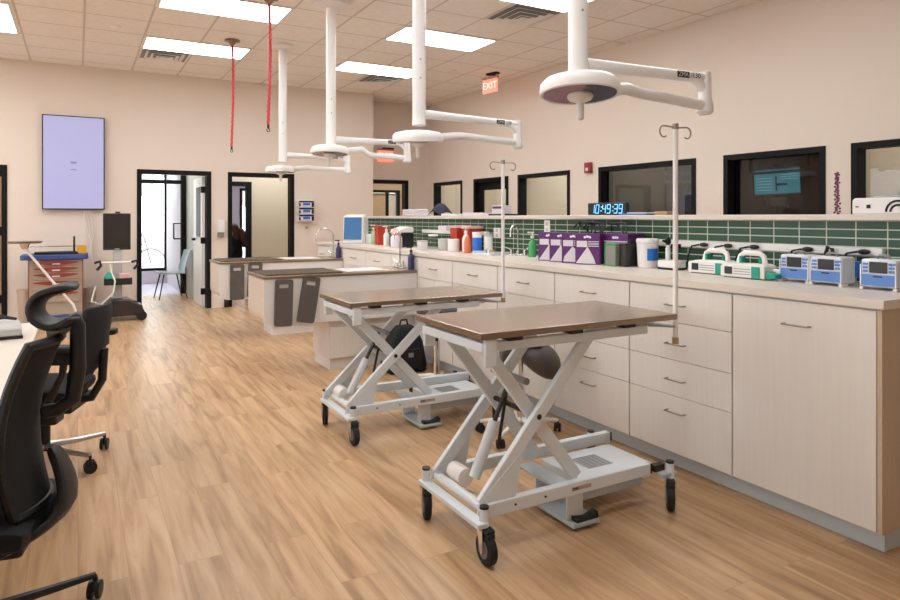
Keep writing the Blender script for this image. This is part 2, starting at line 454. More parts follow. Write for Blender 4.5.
# door frames in the back wall
def frame(name, x0, x1, top, y0=YB - .015, y1=YB + .145, f=.065):
    return struct(name, MB().box(x0, x0 + f, y0, y1, 0, top).box(x1 - f, x1, y0, y1, 0, top).box(x0 + f, x1 - f, y0, y1, top - f, top), m_black)
d4 = frame('door_4', -1.80, -.84, DH)
MB().box(-1.73, -.91, YB + .03, YB + .075, .01, DH - .16).build('door_leaf', m_tan, d4)
MB().box(-1.735, -.905, YB + .02, YB + .085, DH - .16, DH - .066).build('transom_bar', m_black, d4)
MB().box(-.94, -.906, YB + .012, YB + .03, 1.17, 1.29).box(-.94, -.906, YB + .012, YB + .03, .25, .36).build('hinge', m_black, d4)
d5 = frame('door_5', .76, 1.81, DH)
lf = MB().box(1.70, 1.742, YB + .15, YB + 1.05, .01, DH - .08)
leaf = lf.build('door_leaf', m_whitep, d5, bevel=.003)
MB().box(1.694, 1.6995, YB + .32, YB + .72, 1.1, 1.9).build('door_glass', m_blackp, leaf)
MB().box(1.66, 1.70, YB + .86, YB + .94, 1.03, 1.07).cyl((1.655, YB + .9, 1.05), (1.655, YB + .76, 1.05), .012).build('door_handle', m_black, leaf)
for z in (.25, 1.05, 1.85):
    MB().box(1.68, 1.742, YB + .145, YB + .165, z - .05, z + .05).build('hinge', m_black, d5)
frame('door_6', 2.06, 3.12, DH)
# vestibule behind the left opening
struct('wall_vestibule', MB().box(1.75, 1.84, YB + .13, 16, 0, 2.8).box(.1, .2, YB + .13, 15.5, 0, 2.8), m_greywood)
struct('wall_entry', MB().box(1.66, 1.75, 13.2, 15.5, 0, 2.75), m_sealt)
struct('wall_sill', MB().box(.2, 1.66, 15.35, 15.5, 0, .27), m_sealt)
struct('ceiling_vestibule', MB().box(.1, 1.84, YB + .13, 15.5, 2.75, 2.85).box(1.84, 4.5, YB + .13, 16.1, 2.75, 2.85), m_ceil)
# storefront of the vestibule
y = 13.12
ws = struct('window_7', MB().box(.2, 1.75, y - .04, y + .04, 2.03, 2.10).box(.2, .27, y - .04, y + .04, 0, 2.03).box(1.66, 1.75, y - .05, y + .05, 0, 2.75).box(.2, 1.66, y - .04, y + .04, 2.68, 2.75), m_black)
MB().box(.27, 1.655, y - .004, y + .004, 2.11, 2.67).build('pane', m_glass, ws)
hd = MB().tube([(1.53, y - .09, 1.02), (1.53, y - .09, 1.30), (1.80 - .03, y - .09, 1.30), (1.77, y - .09, 1.02), (1.53, y - .09, 1.02)], .014, 8)
hd.build('door_handle', m_black, ws)
y = 15.42
w8 = struct('window_8', MB().box(.2, 1.66, y - .04, y + .04, 2.62, 2.75).box(.2, .26, y - .04, y + .04, .33, 2.62).box(1.62, 1.66, y - .04, y + .04, .33, 2.62).box(.2, 1.66, y - .06, y + .04, .272, .33), m_black)
MB().box(.26, 1.62, y - .005, y + .005, .33, 2.62).build('pane', m_glass, w8)
# hall and room behind the right-hand opening
struct('wall_hall', MB().box(2.74, 4.4, 12.3, 12.4, 0, 2.75).box(1.84, 2.74, 12.3, 12.4, 2.06, 2.75).box(4.3, 4.4, YB + .13, 12.3, 0, 2.75), m_beige)
struct('door_7', MB().box(1.86, 1.92, 12.26, 12.44, 0, 2.06).box(2.68, 2.76, 12.26, 12.44, 0, 2.06).box(1.92, 2.68, 12.26, 12.44, 1.98, 2.06), m_black)
struct('wall_room', MB().box(1.84, 3.32, 16, 16.1, 0, 2.75).box(4.2, 4.5, 16, 16.1, 0, 2.75).box(3.32, 4.2, 16, 16.1, 2.1, 2.75).box(4.4, 4.5, 12.4, 16, 0, 2.75), m_sealt)
w9 = struct('window_9', MB().box(3.32, 3.38, 15.97, 16.1, 0, 2.1).box(4.14, 4.2, 15.97, 16.1, 0, 2.1).box(3.38, 4.14, 15.97, 16.1, 2.04, 2.1).box(3.38, 4.14, 15.97, 16.1, 0, .06), m_black)
MB().box(3.38, 4.14, 16.03, 16.04, .06, 2.04).build('pane', m_glass, w9)
# baseboards
bb = MB()
for x0, x1 in ((-.84, .76), (1.81, 2.06), (3.12, XC)): bb.box(x0, x1, YB - .012, YB - .001, 0, .1)
struct('baseboard_back', bb, m_wall)
struct('baseboard_right', MB().box(XR - .012, XR - .001, YF, 8.6, 0, .1), m_wall)
# low wall with green tile and the ledge on it
struct('wall_low', MB().box(3.562, 3.76, -1.2, 8.9, 0, 1.40), m_wall)
struct('trim_1', MB().box(3.55, 3.5615, -1.2, 8.9, 1.076, 1.40), m_tile)
struct('trim_2', MB().box(3.50, 3.84, -1.25, 8.94, 1.4012, 1.434), m_top, bevel=.004)
# outside
struct('ground', MB().box(-30, 40, 16.12, 70, -.15, -.03).box(-30, 1.8, 15.52, 16.12, -.15, -.03).box(-30, XL - .2, -25, 15.5, -.15, -.03), m_pave)

# ------------------------------------------------------------------ ceiling fittings
def ceil_light(label, loc, rz=0, group='ceiling panel lights'):
    t = thing('ceiling_light', label, 'light', loc, rz, group)
    MB().box(-.597, .597, -.293, .293, -.012, .0).build('diffuser', m_panel, t)
    f = MB().box(-.63, .63, -.315, -.293, -.014, 0).box(-.63, .63, .293, .315, -.014, 0).box(-.63, -.597, -.293, .293, -.014, 0).box(.597, .63, -.293, .293, -.014, 0)
    f.build('frame', m_white, t)
    return t
CL = ceil_light('white ceiling panel light nearest the back wall, beside the shorter red cord reel', (1.32, 8.925, CZ - .001))
for x, yy, rz, lab in (
    (1.32, 7.035, 0, 'white ceiling panel light cut by the picture top, crossed by a red cord'),
    (3.84, 8.925, 0, 'small looking white ceiling panel light farthest back, between two lamp poles'),
    (3.84, 7.035, 0, 'white ceiling panel light crossed by the third lamp pole, left of the red exit sign'),
    (3.84, 5.145, 0, 'white ceiling panel light at the picture top between nearest lamp pole and large vent'),
    (-.915, 8.61, 90, 'white ceiling panel light in the upper left corner, set crosswise to the others'),
    (1.32, 5.145, 0, ''), (1.32, 3.255, 0, ''), (1.32, 1.365, 0, ''),
    (3.84, 3.255, 0, ''), (-1.2, 5.145, 90, ''), (-1.2, 2.0, 90, ''), (-3.7, 5.145, 90, ''), (-3.7, 2.6, 90, ''), (-3.7, 8.0, 90, ''), (-2.175, 9.555, 90, ''), (-2.175, 7.0, 90, '')):
    dup(CL, (x, yy, CZ - .001), rz, lab or 'white ceiling panel light overhead outside the picture')  # entries with an empty label are unseen panels added to light the room
for x, yy in ((7.3, 7.7), (7.3, 9.2), (7.3, 10.6), (3.0, 11.6), (4.95, 12.5), (6.9, 12.6), (.95, 12.2), (.95, 14.3), (3.0, 14.2)):
    dup(CL, (x, yy, (RZ if x > 4.5 else 2.75) - .001), 0, 'white ceiling panel light in a room beyond the treatment room walls')  # out-of-view panels added so hall, vestibule and side rooms look lit

DL = ceil_light('white ceiling panel light in a dim room beyond the treatment room walls', (7.3, 2.4, RZ - .001))  # unseen weaker panel, added as fill for the dim rooms
DL.children[0].data = DL.children[0].data.copy(); DL.children[0].data.materials[0] = m_panel_dim
for x, yy in ((7.3, 5.9),): dup(DL, (x, yy, RZ - .001))

def vent(label, loc):
    t = thing('ceiling_vent', label, 'vent', loc, 0, 'ceiling air vents')
    k = MB()
    for a, z in ((.30, -.004), (.235, -.016), (.17, -.028), (.105, -.040)):
        b = a - .035
        for i in range(4):
            R = Matrix.Rotation(PI / 2 * i, 4, 'Z'); k.T = R
            k._add([(-a, -a, z), (a, -a, z), (b, -b, z + .014), (-b, -b, z + .014), (-a, -a, z - .004), (a, -a, z - .004), (b, -b, z + .010), (-b, -b, z + .010)],
                   [(0, 1, 2, 3), (4, 7, 6, 5), (0, 4, 5, 1), (3, 2, 6, 7), (1, 5, 6, 2), (0, 3, 7, 4)])
    k.T = Matrix.Identity(4)
    k.build('louvre', m_white, t)
    MB().box(-.065, .065, -.065, .065, -.046, -.042).build('centre_plate', m_white, t)
    MB().box(-.28, .28, -.28, .28, -.003, -.001).build('duct', m_grey, t)
    return t
V = vent('large square ceiling air vent at the top beside the nearest lamp pole', (4.155, 5.775, CZ - .001))
dup(V, (1.005, 9.555, CZ - .001), label='square ceiling air vent above the back wall between the two red cords and the television')
dup(V, (4.155, 9.555, CZ - .001), label='square ceiling air vent farthest right, just behind the small far panel light')

def detector(label, loc):
    t = MB().lathe([(.055, 0), (.055, -.012), (.045, -.022), (.02, -.03)], n=20).build('smoke_detector', m_white)
    t.location = loc; return tag(t, label, 'detector', 'ceiling detectors')
detector('round white ceiling detector above the television', (.37, 8.36, CZ - .001))
detector('round white ceiling detector left of the red exit sign', (4.80, 8.43, CZ - .001))

# exit signs
def exit_sign(label, loc, rz, drop):
    t = thing('exit_sign', label, 'sign', loc, rz, 'red exit signs')
    MB().box(-.15, .15, -.012, .012, -drop - .20, -drop).build('panel', m_exit, t, bevel=.002)
    MB().text('EXIT', (0, -.0135, -drop - .10), (1, 0, 0), (0, 0, 1), .15).build('letters', m_exitl, t, flat=True)
    MB().box(-.16, .16, -.025, .025, -drop, -drop + .035).build('housing', m_greige, t)
    MB().box(-.05, .16, -.04, .04, -.03, -.001).box(.06, .10, -.012, .012, -drop + .03, -.03).build('mount', m_blackp, t)
    return t
exit_sign('red exit sign hanging from the ceiling near the right wall', (5.40, 8.35, CZ), -78, .09)
exit_sign('red glowing exit sign on the wall above the far dark framed doorway', (5.02, YREC - .035, 2.72), 0, .06)

# red cord reels
def cord(label, loc, zb):
    t = thing('cord_reel', label, 'cord', loc, 0, 'red hanging cords')
    MB().lathe([(.09, -.001), (.09, -.02), (.05, -.03), (.025, -.06)], n=20).build('ceiling_plate', m_steeledge, t)
    L = CZ - zb; n = 160; pts = []
    for i in range(n + 1):
        a = i * .9; z = -.05 - (L - .05) * i / n
        sw = .012 * math.sin(i / n * 4.0)
        pts.append((.0015 * math.cos(a) + sw, .0015 * math.sin(a), z))
    MB().tube(pts, .014, 8).build('coiled_cord', m_cordred, t)
    h = MB(); h.cyl((pts[-1][0], 0, -L), (pts[-1][0], 0, -L - .04), .012).tube([(pts[-1][0] + .016 * math.sin(q), 0, -L - .055 + .016 * math.cos(q)) for q in [i * .9 for i in range(7)]], .005, 6)
    h.build('hook', m_dscreen, t)
    return t
cord('shorter looking red hanging cord, nearer the back wall, with its ceiling plate in view', (1.64, 8.32, CZ), 2.28)
cord('red hanging cord that runs off the top of the picture', (1.64, 6.54, CZ), 2.33)

# surgical lights
def surgical(label, px, py, elbow, head, fr, logo, tilt=0):
    t = thing('surgical_light', label, 'surgical light', (px, py, CZ), 0, 'white ceiling surgical lights')
    zt = lambda z: z - CZ
    MB().lathe([(fr, -.001), (fr, -.035), (fr * .8, -.05), (.07, -.06)], n=32).build('ceiling_flange', m_white, t)
    MB().cyl((0, 0, -.05), (0, 0, zt(2.12)), .05, n=28).cyl((0, 0, zt(2.14)), (0, 0, zt(2.11)), .052, n=28).build('pole', m_white, t)
    s = MB()
    for z in (2.6, 2.46): s.cyl((-.012, -.047, zt(z)), (-.012, -.0515, zt(z)), .006, n=10)
    s.build('screw', m_grey, t)
    ex, ey = elbow[0] - px, elbow[1] - py; L = math.hypot(ex, ey); dx, dy = ex / L, ey / L; zu = zt(2.20); zl = zt(2.045)
    a = MB().tube([(dx * .04, dy * .04, zu), (dx * .35, dy * .35, zu), (ex - dx * .02, ey - dy * .02, zu)], [.036, .031, .028], 16)
    arm = a.build('upper_arm', m_white, t)
    nx, ny = dy, -dx
    q = L * .80; yo = .0305
    lg = MB()
    lg.beam((dx * (q - .055) + nx * yo, dy * (q - .055) + ny * yo, zu), (dx * (q + .03) + nx * yo, dy * (q + .03) + ny * yo, zu), .002, .034, 0)
    lg.text('ZMA', (dx * (q - .0125) + nx * (yo + .0015), dy * (q - .0125) + ny * (yo + .0015), zu), (dx, dy, 0), (0, 0, 1), .034, 1)
    lg.text('/130' if logo else '130', (dx * (q + .075) + nx * yo, dy * (q + .075) + ny * yo, zu), (dx, dy, 0), (0, 0, 1), .04, 0)
    lg.build('logo', [m_dscreen, m_lgrey], arm, flat=True)
    e = MB().tube([(ex, ey, zu + .034), (ex, ey, zu), (ex, ey, zl + .05), (ex, ey, zl), (ex, ey, zl - .035), (ex, ey, zl - .05)], [.030, .036, .036, .046, .046, .03], 18)
    e.tube([(ex - dx * .10, ey - dy * .10, zu - .0), (ex - dx * .04, ey - dy * .04, zu - .03), (ex, ey, zu - .08)], [.025, .028, .03], 12)
    e.build('elbow', m_white, t)
    hx, hy = head[0] - px, head[1] - py; vx, vy = ex - hx, ey - hy; H = math.hypot(vx, vy); vx /= H; vy /= H; zh = zt(head[2])
    MB().tube([(ex - vx * .03, ey - vy * .03, zl), (hx + vx * .42, hy + vy * .42, zl + .01), (hx + vx * .34, hy + vy * .34, zh + .035), (hx + vx * .17, hy + vy * .17, zh + .012)], [.028, .028, .032, .03], 14).build('lower_arm', m_white, t)
    TH = Matrix.Translation((hx, hy, zh)) @ Matrix.Rotation(math.radians(tilt), 4, Vector((.87, -.49, 0))) @ Matrix.Translation((-hx, -hy, -zh))
    k = MB(); k.T = TH
    hd = k.lathe([(.02, .058), (.10, .052), (.165, .038), (.186, .016), (.19, -.012), (.188, -.030), (.178, -.034), (.172, -.026), (.02, -.025)], (hx, hy, zh), 48).build('lamp_head', m_white, t, ang=50)
    R = .17
    for kk in range(2):
        a0 = math.radians(60) + kk * PI
        poly = [(hx + R * math.cos(a0 + PI * i / 20), hy + R * math.sin(a0 + PI * i / 20)) for i in range(21)]
        k = MB(); k.T = TH
        k.prism(poly, 'z', zh - .031, zh - .0265).build('lens', m_lenspink if kk == 0 else m_lens, hd)
    k = MB(); k.T = TH
    k.lathe([(.058, -.028), (.062, -.042), (.054, -.056), (.028, -.066), (.018, -.074), (.016, -.145), (.011, -.152)], (hx, hy, zh), 24).build('handle', m_whitep, hd)
    return t
surgical('nearest and largest looking white surgical lamp, above the nearer lift table', 2.22, 2.61, (3.07, 2.53), (2.07, 2.42, 2.03), .18, True, -5)
surgical('second nearest white surgical lamp on ceiling pole, above the farther lift table', 2.24, 4.45, (3.23, 4.57), (2.20, 4.39, 2.01), .18, False, 5)
surgical('third white surgical lamp from the front, its wide ceiling flange cut by the picture top', 2.22, 6.38, (3.03, 6.30), (2.18, 6.30, 2.075), .18, False, -4)
surgical('farthest white surgical lamp near the back wall, its whole thin ceiling pole in view', 2.24, 8.25, (3.10, 8.26), (2.28, 8.50, 2.03), .13, False)

# ------------------------------------------------------------------ back wall items
t = thing('television', 'large portrait wall screen glowing lavender on the back wall', 'television', (-.05, YB, 2.185))
MB().box(-.385, .385, -.085, -.03, -.66, .66).build('casing', m_blackp, t, bevel=.006)
MB().box(-.37, .37, -.0875, -.0855, -.645, .645).build('screen', m_tv, t, flat=True)
MB().box(-.2, .2, -.03, -.001, -.3, .3).build('wall_bracket', m_blackp, t)
x = MB()
for z, wd in ((.01, .04), (-.005, .035), (-.10, .035)): x.box(-.005 - wd, -.005 + wd, -.0885, -.0877, z - .005, z + .005)
x.build('on_screen_text', m_tvtext, t)
c = MB()
for k in range(4):
    c.tube([(.08 + .015 * k, YB - .04, 1.53), (.07 + .05 * k, YB - .03, 1.40), (.12 + .03 * k, YB - .02, 1.22), (.16 - .01 * k, YB - .03, 1.02 - .05 * k), (.2, YB - .02, .75)], .006, 6)
tag(c.build('hanging_cables', m_whitep), 'loose white cables hanging below the wall screen', 'cable')

t = thing('soap_dispenser', 'white wall soap dispenser between the two back doorways', 'dispenser', (1.945, YB, 1.2))
MB().prism(rrect(-.05, .05, -.02, .17, .02), 'y', -.11, -.001).build('cover', m_white, t, bevel=.006)
MB().prism(rrect(-.045, .045, -.10, -.022, .015), 'y', -.075, -.001).build('drip_tray', m_grey, t, bevel=.004)  # grey block below the white cover

t = thing('glove_box_rack', 'clear wall rack holding three stacked blue glove boxes', 'rack', (3.30, YB, 1.35))
k = MB().box(-.14, .14, -.012, -.001, -.01, .36)
for i in range(3): k.box(-.14, .14, -.11, -.012, .115 * i, .115 * i + .006).box(-.14, -.134, -.11, -.012, .115 * i, .115 * i + .04)
k.build('rack_frame', m_whitep, t)
for i, lab in enumerate(('lowest blue and white glove box in the wall rack', 'middle blue and white glove box in the wall rack', 'topmost blue and white glove box in the wall rack')):
    g = thing('glove_box', lab, 'box', (3.30, YB - .062, 1.35 + .115 * i + .0075), 0, 'glove boxes in the wall rack')
    b = MB().box(-.125, .125, -.045, .045, 0, .10).build('carton', m_card, g, bevel=.002)
    MB().box(-.126, .126, -.0475, -.0455, .072, .10).box(.085, .126, -.0475, -.0455, 0, .07).box(-.126, -.10, -.0475, -.0455, .01, .06).build('dark_print', m_navy, g)
    MB().box(-.06, .06, -.0475, -.0455, .025, .065).build('blue_print', m_bluelab, g)
o = MB().cyl((0, -.001, 0), (0, -.02, 0), .025).build('wall_hook', m_greige); o.location = (3.33, YB, 1.245); tag(o, 'small round hook on the back wall below the glove boxes', 'hook')
o = MB().box(-.03, .03, -.05, -.001, 0, .13).cyl((0, -.05, .1), (0, -.09, .1), .02).build('door_stop', m_blackp, bevel=.004); o.location = (2.03, YB - .013, .0); tag(o, 'small black door stop on the floor against the wall under the soap dispenser', 'door stop')

# fire alarm on the right wall
t = thing('fire_alarm', 'red fire alarm box on the right wall', 'alarm', (XR, 6.745, 2.075))
MB().box(-.05, -.001, -.06, .06, -.07, .07).build('casing', m_red, t, bevel=.006)
MB().box(-.058, -.05, -.02, .02, -.04, .0).build('strobe', m_whitep, t)

# ------------------------------------------------------------------ crash cart & neighbours
t = thing('crash_cart', 'grey medical cart with red drawers and blue top under the wall screen', 'cart', (-.25, 10.30, 0))
b = MB().box(-.30, .30, -.22, .24, .13, .86)
b.build('body', m_greige, t, bevel=.005)
for a_, b_ in ((-.312, -.3005), (.3005, .312)): MB().box(a_, b_, -.221, .24, .12, .86).build('corner_panel', m_red, t)
zs = [(.78, .855), (.70, .775), (.60, .695), (.46, .595), (.30, .455)]
for z0, z1 in zs:
    dr = MB().box(-.265, .265, -.24, -.221, z0 + .004, z1 - .004).build('drawer', m_greige, t, bevel=.003)
    MB().prism([(-.25, z1 - .022), (-.09, z1 - .012), (.09, z1 - .012), (.25, z1 - .022), (.25, z1 - .034), (.09, z1 - .062), (-.09, z1 - .062), (-.25, z1 - .034)], 'y', -.256, -.241).build('handle', m_red, dr)
    MB().box(-.045, .045, -.2585, -.2565, z1 - .055, z1 - .043).build('name_tag', m_whitep, dr)
MB().prism(rrect(-.40, .37, -.28, .28, .06), 'z', .862, .925).build('blue_top', m_blue, t, bevel=.01)
MB().box(-.32, .32, -.25, .25, .07, .128).build('blue_bumper', m_blue, t, bevel=.01)
k = MB().tube([(-.33, .22, .925), (-.33, .22, 1.02), (.30, .22, 1.02), (.30, .22, .925)], .007, 8)
k.build('rail', m_chrome, t)
MB().box(-.25, .25, -.15, .15, .926, .955).build('top_tray', m_blackp, t, bevel=.004)
MB().cyl((.205, -.05, .926), (.205, -.05, 1.16), .012).build('post', m_blackp, t)
for sx in (-1, 1):
    for sy in (-1, 1):
        MB().cyl((.26 * sx - .012, .2 * sy, .034), (.26 * sx + .012, .2 * sy, .034), .034).cyl((.26 * sx, .2 * sy, .035), (.26 * sx, .2 * sy, .072), .012).build('caster', m_blackp, t)
o = MB().prism(rrect(-.06, .06, 0, .11, .01), 'y', -.05, .05).build('sharps_container', m_yellow, bevel=.004); o.location = (.04, 10.24, .9265); tag(o, 'small yellow container on the right end of the medical cart', 'container')

t = thing('tray_stand', 'flat dark round tray on a slanting white tube stand left of the medical cart', 'stand', (-.30, 9.82, 0))
tx, ty = -.275, -.1
MB().lathe([(.02, -.02), (.17, -.02), (.19, -.004), (.19, .004), (.0, .002)], (tx, ty, 1.115), 32).build('tray', m_steeledge, t)
MB().cyl((tx, ty, 1.02), (tx, ty, 1.095), .03, .06, n=16).build('neck', m_chrome, t)
MB().tube([(tx, ty, 1.03), (tx + .30, ty, .60), (tx + .52, ty, .30), (tx + .58, ty, .12), (tx + .58, ty, .03)], .016, 10).build('slanted_tube', m_whitep, t)
MB().tube([(tx + .2, ty, .017), (tx + .62, ty, .017)], .016, 8).tube([(tx + .58, ty - .2, .017), (tx + .58, ty + .2, .017)], .016, 8).build('foot', m_whitep, t)

def bin_(label, loc, m, k=1):
    t = thing('waste_bin', label, 'bin', loc, 0, 'waste bins beside the medical cart')
    pr = [(.085, .0), (.105, .41), (.113, .41), (.113, .43), (.10, .43), (.08, .01)]
    MB().lathe(pr, n=4 * 6, sx=.9).build('bucket', m, t)
    return t
bin_('brownish waste bin left of the medical cart', (-.625, 10.67, 0), M('brown_translucent', (200, 178, 156), .5))
bin_('pale grey waste bin right of the medical cart', (.135, 10.67, 0), M('grey_bin', (204, 196, 184), .5))

t = thing('monitor_cart', 'wheeled cart with a tall dark monitor beside the open doorway', 'cart', (.475, 10.17, 0))
b = MB().prism([(-.26, .07), (-.26, .15), (-.12, .30), (.12, .30), (.30, .20), (.33, .07)], 'y', -.18, .18).build('base', m_dscreen, t, bevel=.02)
for sx in (-1, 1):
    for sy in (-1, 1):
        c_ = MB().cyl((.29 * sx, .17 * sy - .02, .065), (.29 * sx, .17 * sy + .02, .065), .065)
        c_.build('caster', m_rubber, t)
MB().box(-.055, .055, -.03, .03, .30, 1.05).build('column', m_lgrey, t, bevel=.008)
sc = MB().box(-.18, .16, -.065, -.03, .97, 1.47, R=rotz(0)).build('monitor', m_blackp, t, bevel=.008)
MB().box(-.163, .143, -.068, -.0655, 1.0, 1.455).build('screen', m_dscreen, sc)
MB().box(-.03, .03, -.06, -.03, 1.4715, 1.495).build('webcam', m_blackp, sc)
MB().box(-.04, .02, -.0685, -.0655, .977, .988).build('badge', m_lgrey, sc)
h = MB().tube([(-.26, -.05, .76), (-.2, -.08, .80), (.14, -.08, .80), (.2, -.05, .81)], .016, 10).build('handle_bar', m_whitep, t)
for x_ in (-.245, .205):
    MB().tube([(x_ - .04, -.09, .80), (x_ + .03, -.09, .82), (x_ + .04, -.08, .76), (x_ - .01, -.08, .70)], .018, 8).build('hand_control', m_blackp, t)
MB().box(-.17, .17, -.20, -.032, .50, .512).box(-.17, .17, -.20, -.19, .512, .59).box(-.17, -.16, -.19, -.032, .512, .59).box(.16, .17, -.19, -.032, .512, .59).build('basket', m_blackp, t)
MB().tube([(-.1, -.06, .8), (-.08, -.13, .66), (-.04, -.215, .56), (-.06, -.22, .40), (-.20, -.21, .25), (-.32, -.2, .30), (-.27, -.19, .5)], .011, 8).build('hose', m_whitep, t)
o = MB().box(-.065, .065, -.05, .05, 0, .14).build('tissue_box', m_pink, bevel=.01); o.location = (.555, 10.055, .5125); tag(o, 'pink box in the basket of the monitor cart', 'box')
o = MB().lathe([(.02, 0), (.06, .01), (.066, .09), (.035, .14), (.015, .16)], n=20).build('breathing_mask', m_green); o.location = (.37, 10.045, .5125); tag(o, 'green breathing mask in the basket of the monitor cart', 'mask')

# chair in vestibule
def leg4(t, pts, m, r=.012):
    for p in pts: MB().cyl(p[0], p[1], r, r * .8, n=8).build('leg', m, t)
t = thing('shell_chair', 'grey plastic shell chair seen through the open doorway', 'chair', (1.42, 12.45, 0), 6)
g = []
for i in range(11):
    u = i / 10
    if u < .5: x_ = -.22 + .40 * (u / .5); z_ = .45 - .03 * math.sin(u * 2 * PI)
    else: v = (u - .5) / .5; x_ = .18 + .12 * v; z_ = .44 + .40 * v
    wd = .23 - .05 * max(0, u - .6)
    g.append([(x_ - .03 * (abs(j - 4) / 4) ** 2 * (1 if u > .5 else 0), wd * (j - 4) / 4, z_ + .025 * (abs(j - 4) / 4) ** 2 * (1 if u < .5 else 0)) for j in range(9)])
MB().sheet(g, .012).build('seat_shell', m_chairgrey, t)
leg4(t, [((-.15, .15, .43), (-.24, .21, .0)), ((-.15, -.15, .43), (-.24, -.21, 0)), ((.12, .15, .43), (.22, .21, 0)), ((.12, -.15, .43), (.22, -.21, 0))], m_dscreen)

# person seated in the far room
def person(loc, rz):
    t = thing('person', 'seated person with long brown hair and dark clothes seen through the far doorway', 'person', loc, rz)
    J = {'pelvis': ((0, 0, .52), .15), 'belly': ((-.03, 0, .70), .14), 'chest': ((-.06, 0, .90), .155), 'neck': ((-.09, 0, 1.06), .055), 'head': ((-.13, 0, 1.15), .085), 'crown': ((-.12, 0, 1.22), .075)}
    E = [('pelvis', 'belly'), ('belly', 'chest'), ('chest', 'neck'), ('neck', 'head'), ('head', 'crown')]
    for s_, n in ((1, 'l'), (-1, 'r')):
        J['sh' + n] = ((-.06, .18 * s_, .97), .065); J['el' + n] = ((-.12, .23 * s_, .74), .045); J['wr' + n] = ((-.33, .14 * s_, .70), .032)
        J['ha' + n] = ((-.41, .10 * s_, .71), .03)
        J['hi' + n] = ((-.04, .10 * s_, .50), .10); J['kn' + n] = ((-.45, .12 * s_, .50), .07); J['an' + n] = ((-.43, .12 * s_, .10), .045); J['to' + n] = ((-.58, .13 * s_, .045), .04)
        E += [('chest', 'sh' + n), ('sh' + n, 'el' + n), ('el' + n, 'wr' + n), ('wr' + n, 'ha' + n), ('pelvis', 'hi' + n), ('hi' + n, 'kn' + n), ('kn' + n, 'an' + n), ('an' + n, 'to' + n)]
        for f in range(4):
            a = 'f%s%d' % (n, f); J[a] = ((-.47 - .008 * (f in (1, 2)), (.10 + .014 * (f - 1.5)) * s_ if s_ > 0 else -(.10 + .014 * (f - 1.5)), .695), .009); E.append(('ha' + n, a))
        J['th' + n] = ((-.42, .055 * s_, .70), .010); E.append(('wr' + n, 'th' + n))
    ks = list(J); me = D.meshes.new('body'); me.from_pydata([J[k][0] for k in ks], [(ks.index(a), ks.index(b)) for a, b in E], [])
    ob = D.objects.new('body_tmp', me); COL.objects.link(ob)
    sk = ob.modifiers.new('s', 'SKIN'); sk.use_smooth_shade = True
    for i, k in enumerate(ks):
        me.skin_vertices[0].data[i].radius = (J[k][1],) * 2
    me.skin_vertices[0].data[0].use_root = True
    sb = ob.modifiers.new('u', 'SUBSURF'); sb.levels = 2; sb.render_levels = 2
    dg = bpy.context.evaluated_depsgraph_get(); dg.update()
    bm_ = D.meshes.new_from_object(ob.evaluated_get(dg)); D.objects.remove(ob)
    bm_.materials.clear()
    for m in (m_cloth, m_skin): bm_.materials.append(m)
    for p in bm_.polygons:
        c = p.center; p.use_smooth = True
        p.material_index = 1 if (c.z > 1.05 or (c.x < -.33 and .62 < c.z < .78)) else 0
    bo = D.objects.new('body', bm_); COL.objects.link(bo); bo.parent = t
    f = MB().ball((-.215, 0, 1.155), (.018, .014, .022))
    f.build('nose', m_skin, t)
    e = MB().ball((-.207, .032, 1.18), (.008, .012, .008)).ball((-.207, -.032, 1.18), (.008, .012, .008)).build('eyes', m_dscreen, t)
    MB().ball((-.205, 0, 1.115), (.01, .025, .007)).build('mouth', m_pink, t)
    h = MB().ball((-.105, 0, 1.20), (.105, .105, .095)).tube([(-.02, 0, 1.20), (.04, 0, 1.08), (.09, 0, .92), (.10, 0, .80)], [.09, .10, .09, .03], 14)
    for s_ in (1, -1): h.tube([(-.09, .09 * s_, 1.20), (-.06, .115 * s_, 1.06), (-.03, .12 * s_, .92), (-.03, .10 * s_, .84)], [.035, .05, .05, .02], 10)
    h.build('hair', m_hair, t, sub=1)
    return t
person((2.80, 13.55, 0), -15)
t = thing('office_chair', 'dark chair under the seated person in the far room', 'chair', (2.83, 13.55, 0), -15)
MB().prism(rrect(-.24, .2, -.22, .22, .05), 'z', .30, .355).build('seat', m_cloth, t, bevel=.01)
leg4(t, [((a, b_, .30), (a * 1.1, b_ * 1.1, 0)) for a in (-.2, .17) for b_ in (-.18, .18)], m_dscreen)

# bicycle and trees outside
t = thing('bicycle', 'grey bicycle parked outside beyond the glass front', 'bicycle', (1.0, 17.2, -.03), 8)
for x_ in (-.52, .52):
    MB().tube([(x_ + .34 * math.cos(a), 0, .35 + .34 * math.sin(a)) for a in [2 * PI * i / 32 for i in range(33)]], .022, 8, cap=False).build('tyre', m_grey, t)
    sp = MB()
    for i in range(8): a = PI * i / 8; sp.cyl((x_ + .33 * math.cos(a), 0, .35 + .33 * math.sin(a)), (x_ - .33 * math.cos(a), 0, .35 - .33 * math.sin(a)), .003, n=5)
    sp.build('spokes', m_lgrey, t)
MB().tube([(-.52, 0, .35), (-.18, 0, .85), (.40, 0, .88), (-.08, 0, .33), (-.52, 0, .35)], .02, 8).tube([(-.08, 0, .33), (-.22, 0, .95)], .018, 8).tube([(.36, 0, .98), (.40, 0, .88), (.52, 0, .35)], .018, 8).build('frame', m_grey, t)
MB().box(-.33, -.12, -.06, .06, .95, .99).build('saddle', m_blackp, t, bevel=.02)
MB().tube([(.30, -.25, 1.02), (.37, -.1, 1.02), (.37, .1, 1.02), (.30, .25, 1.02)], .013, 8).build('handlebar', m_blackp, t)
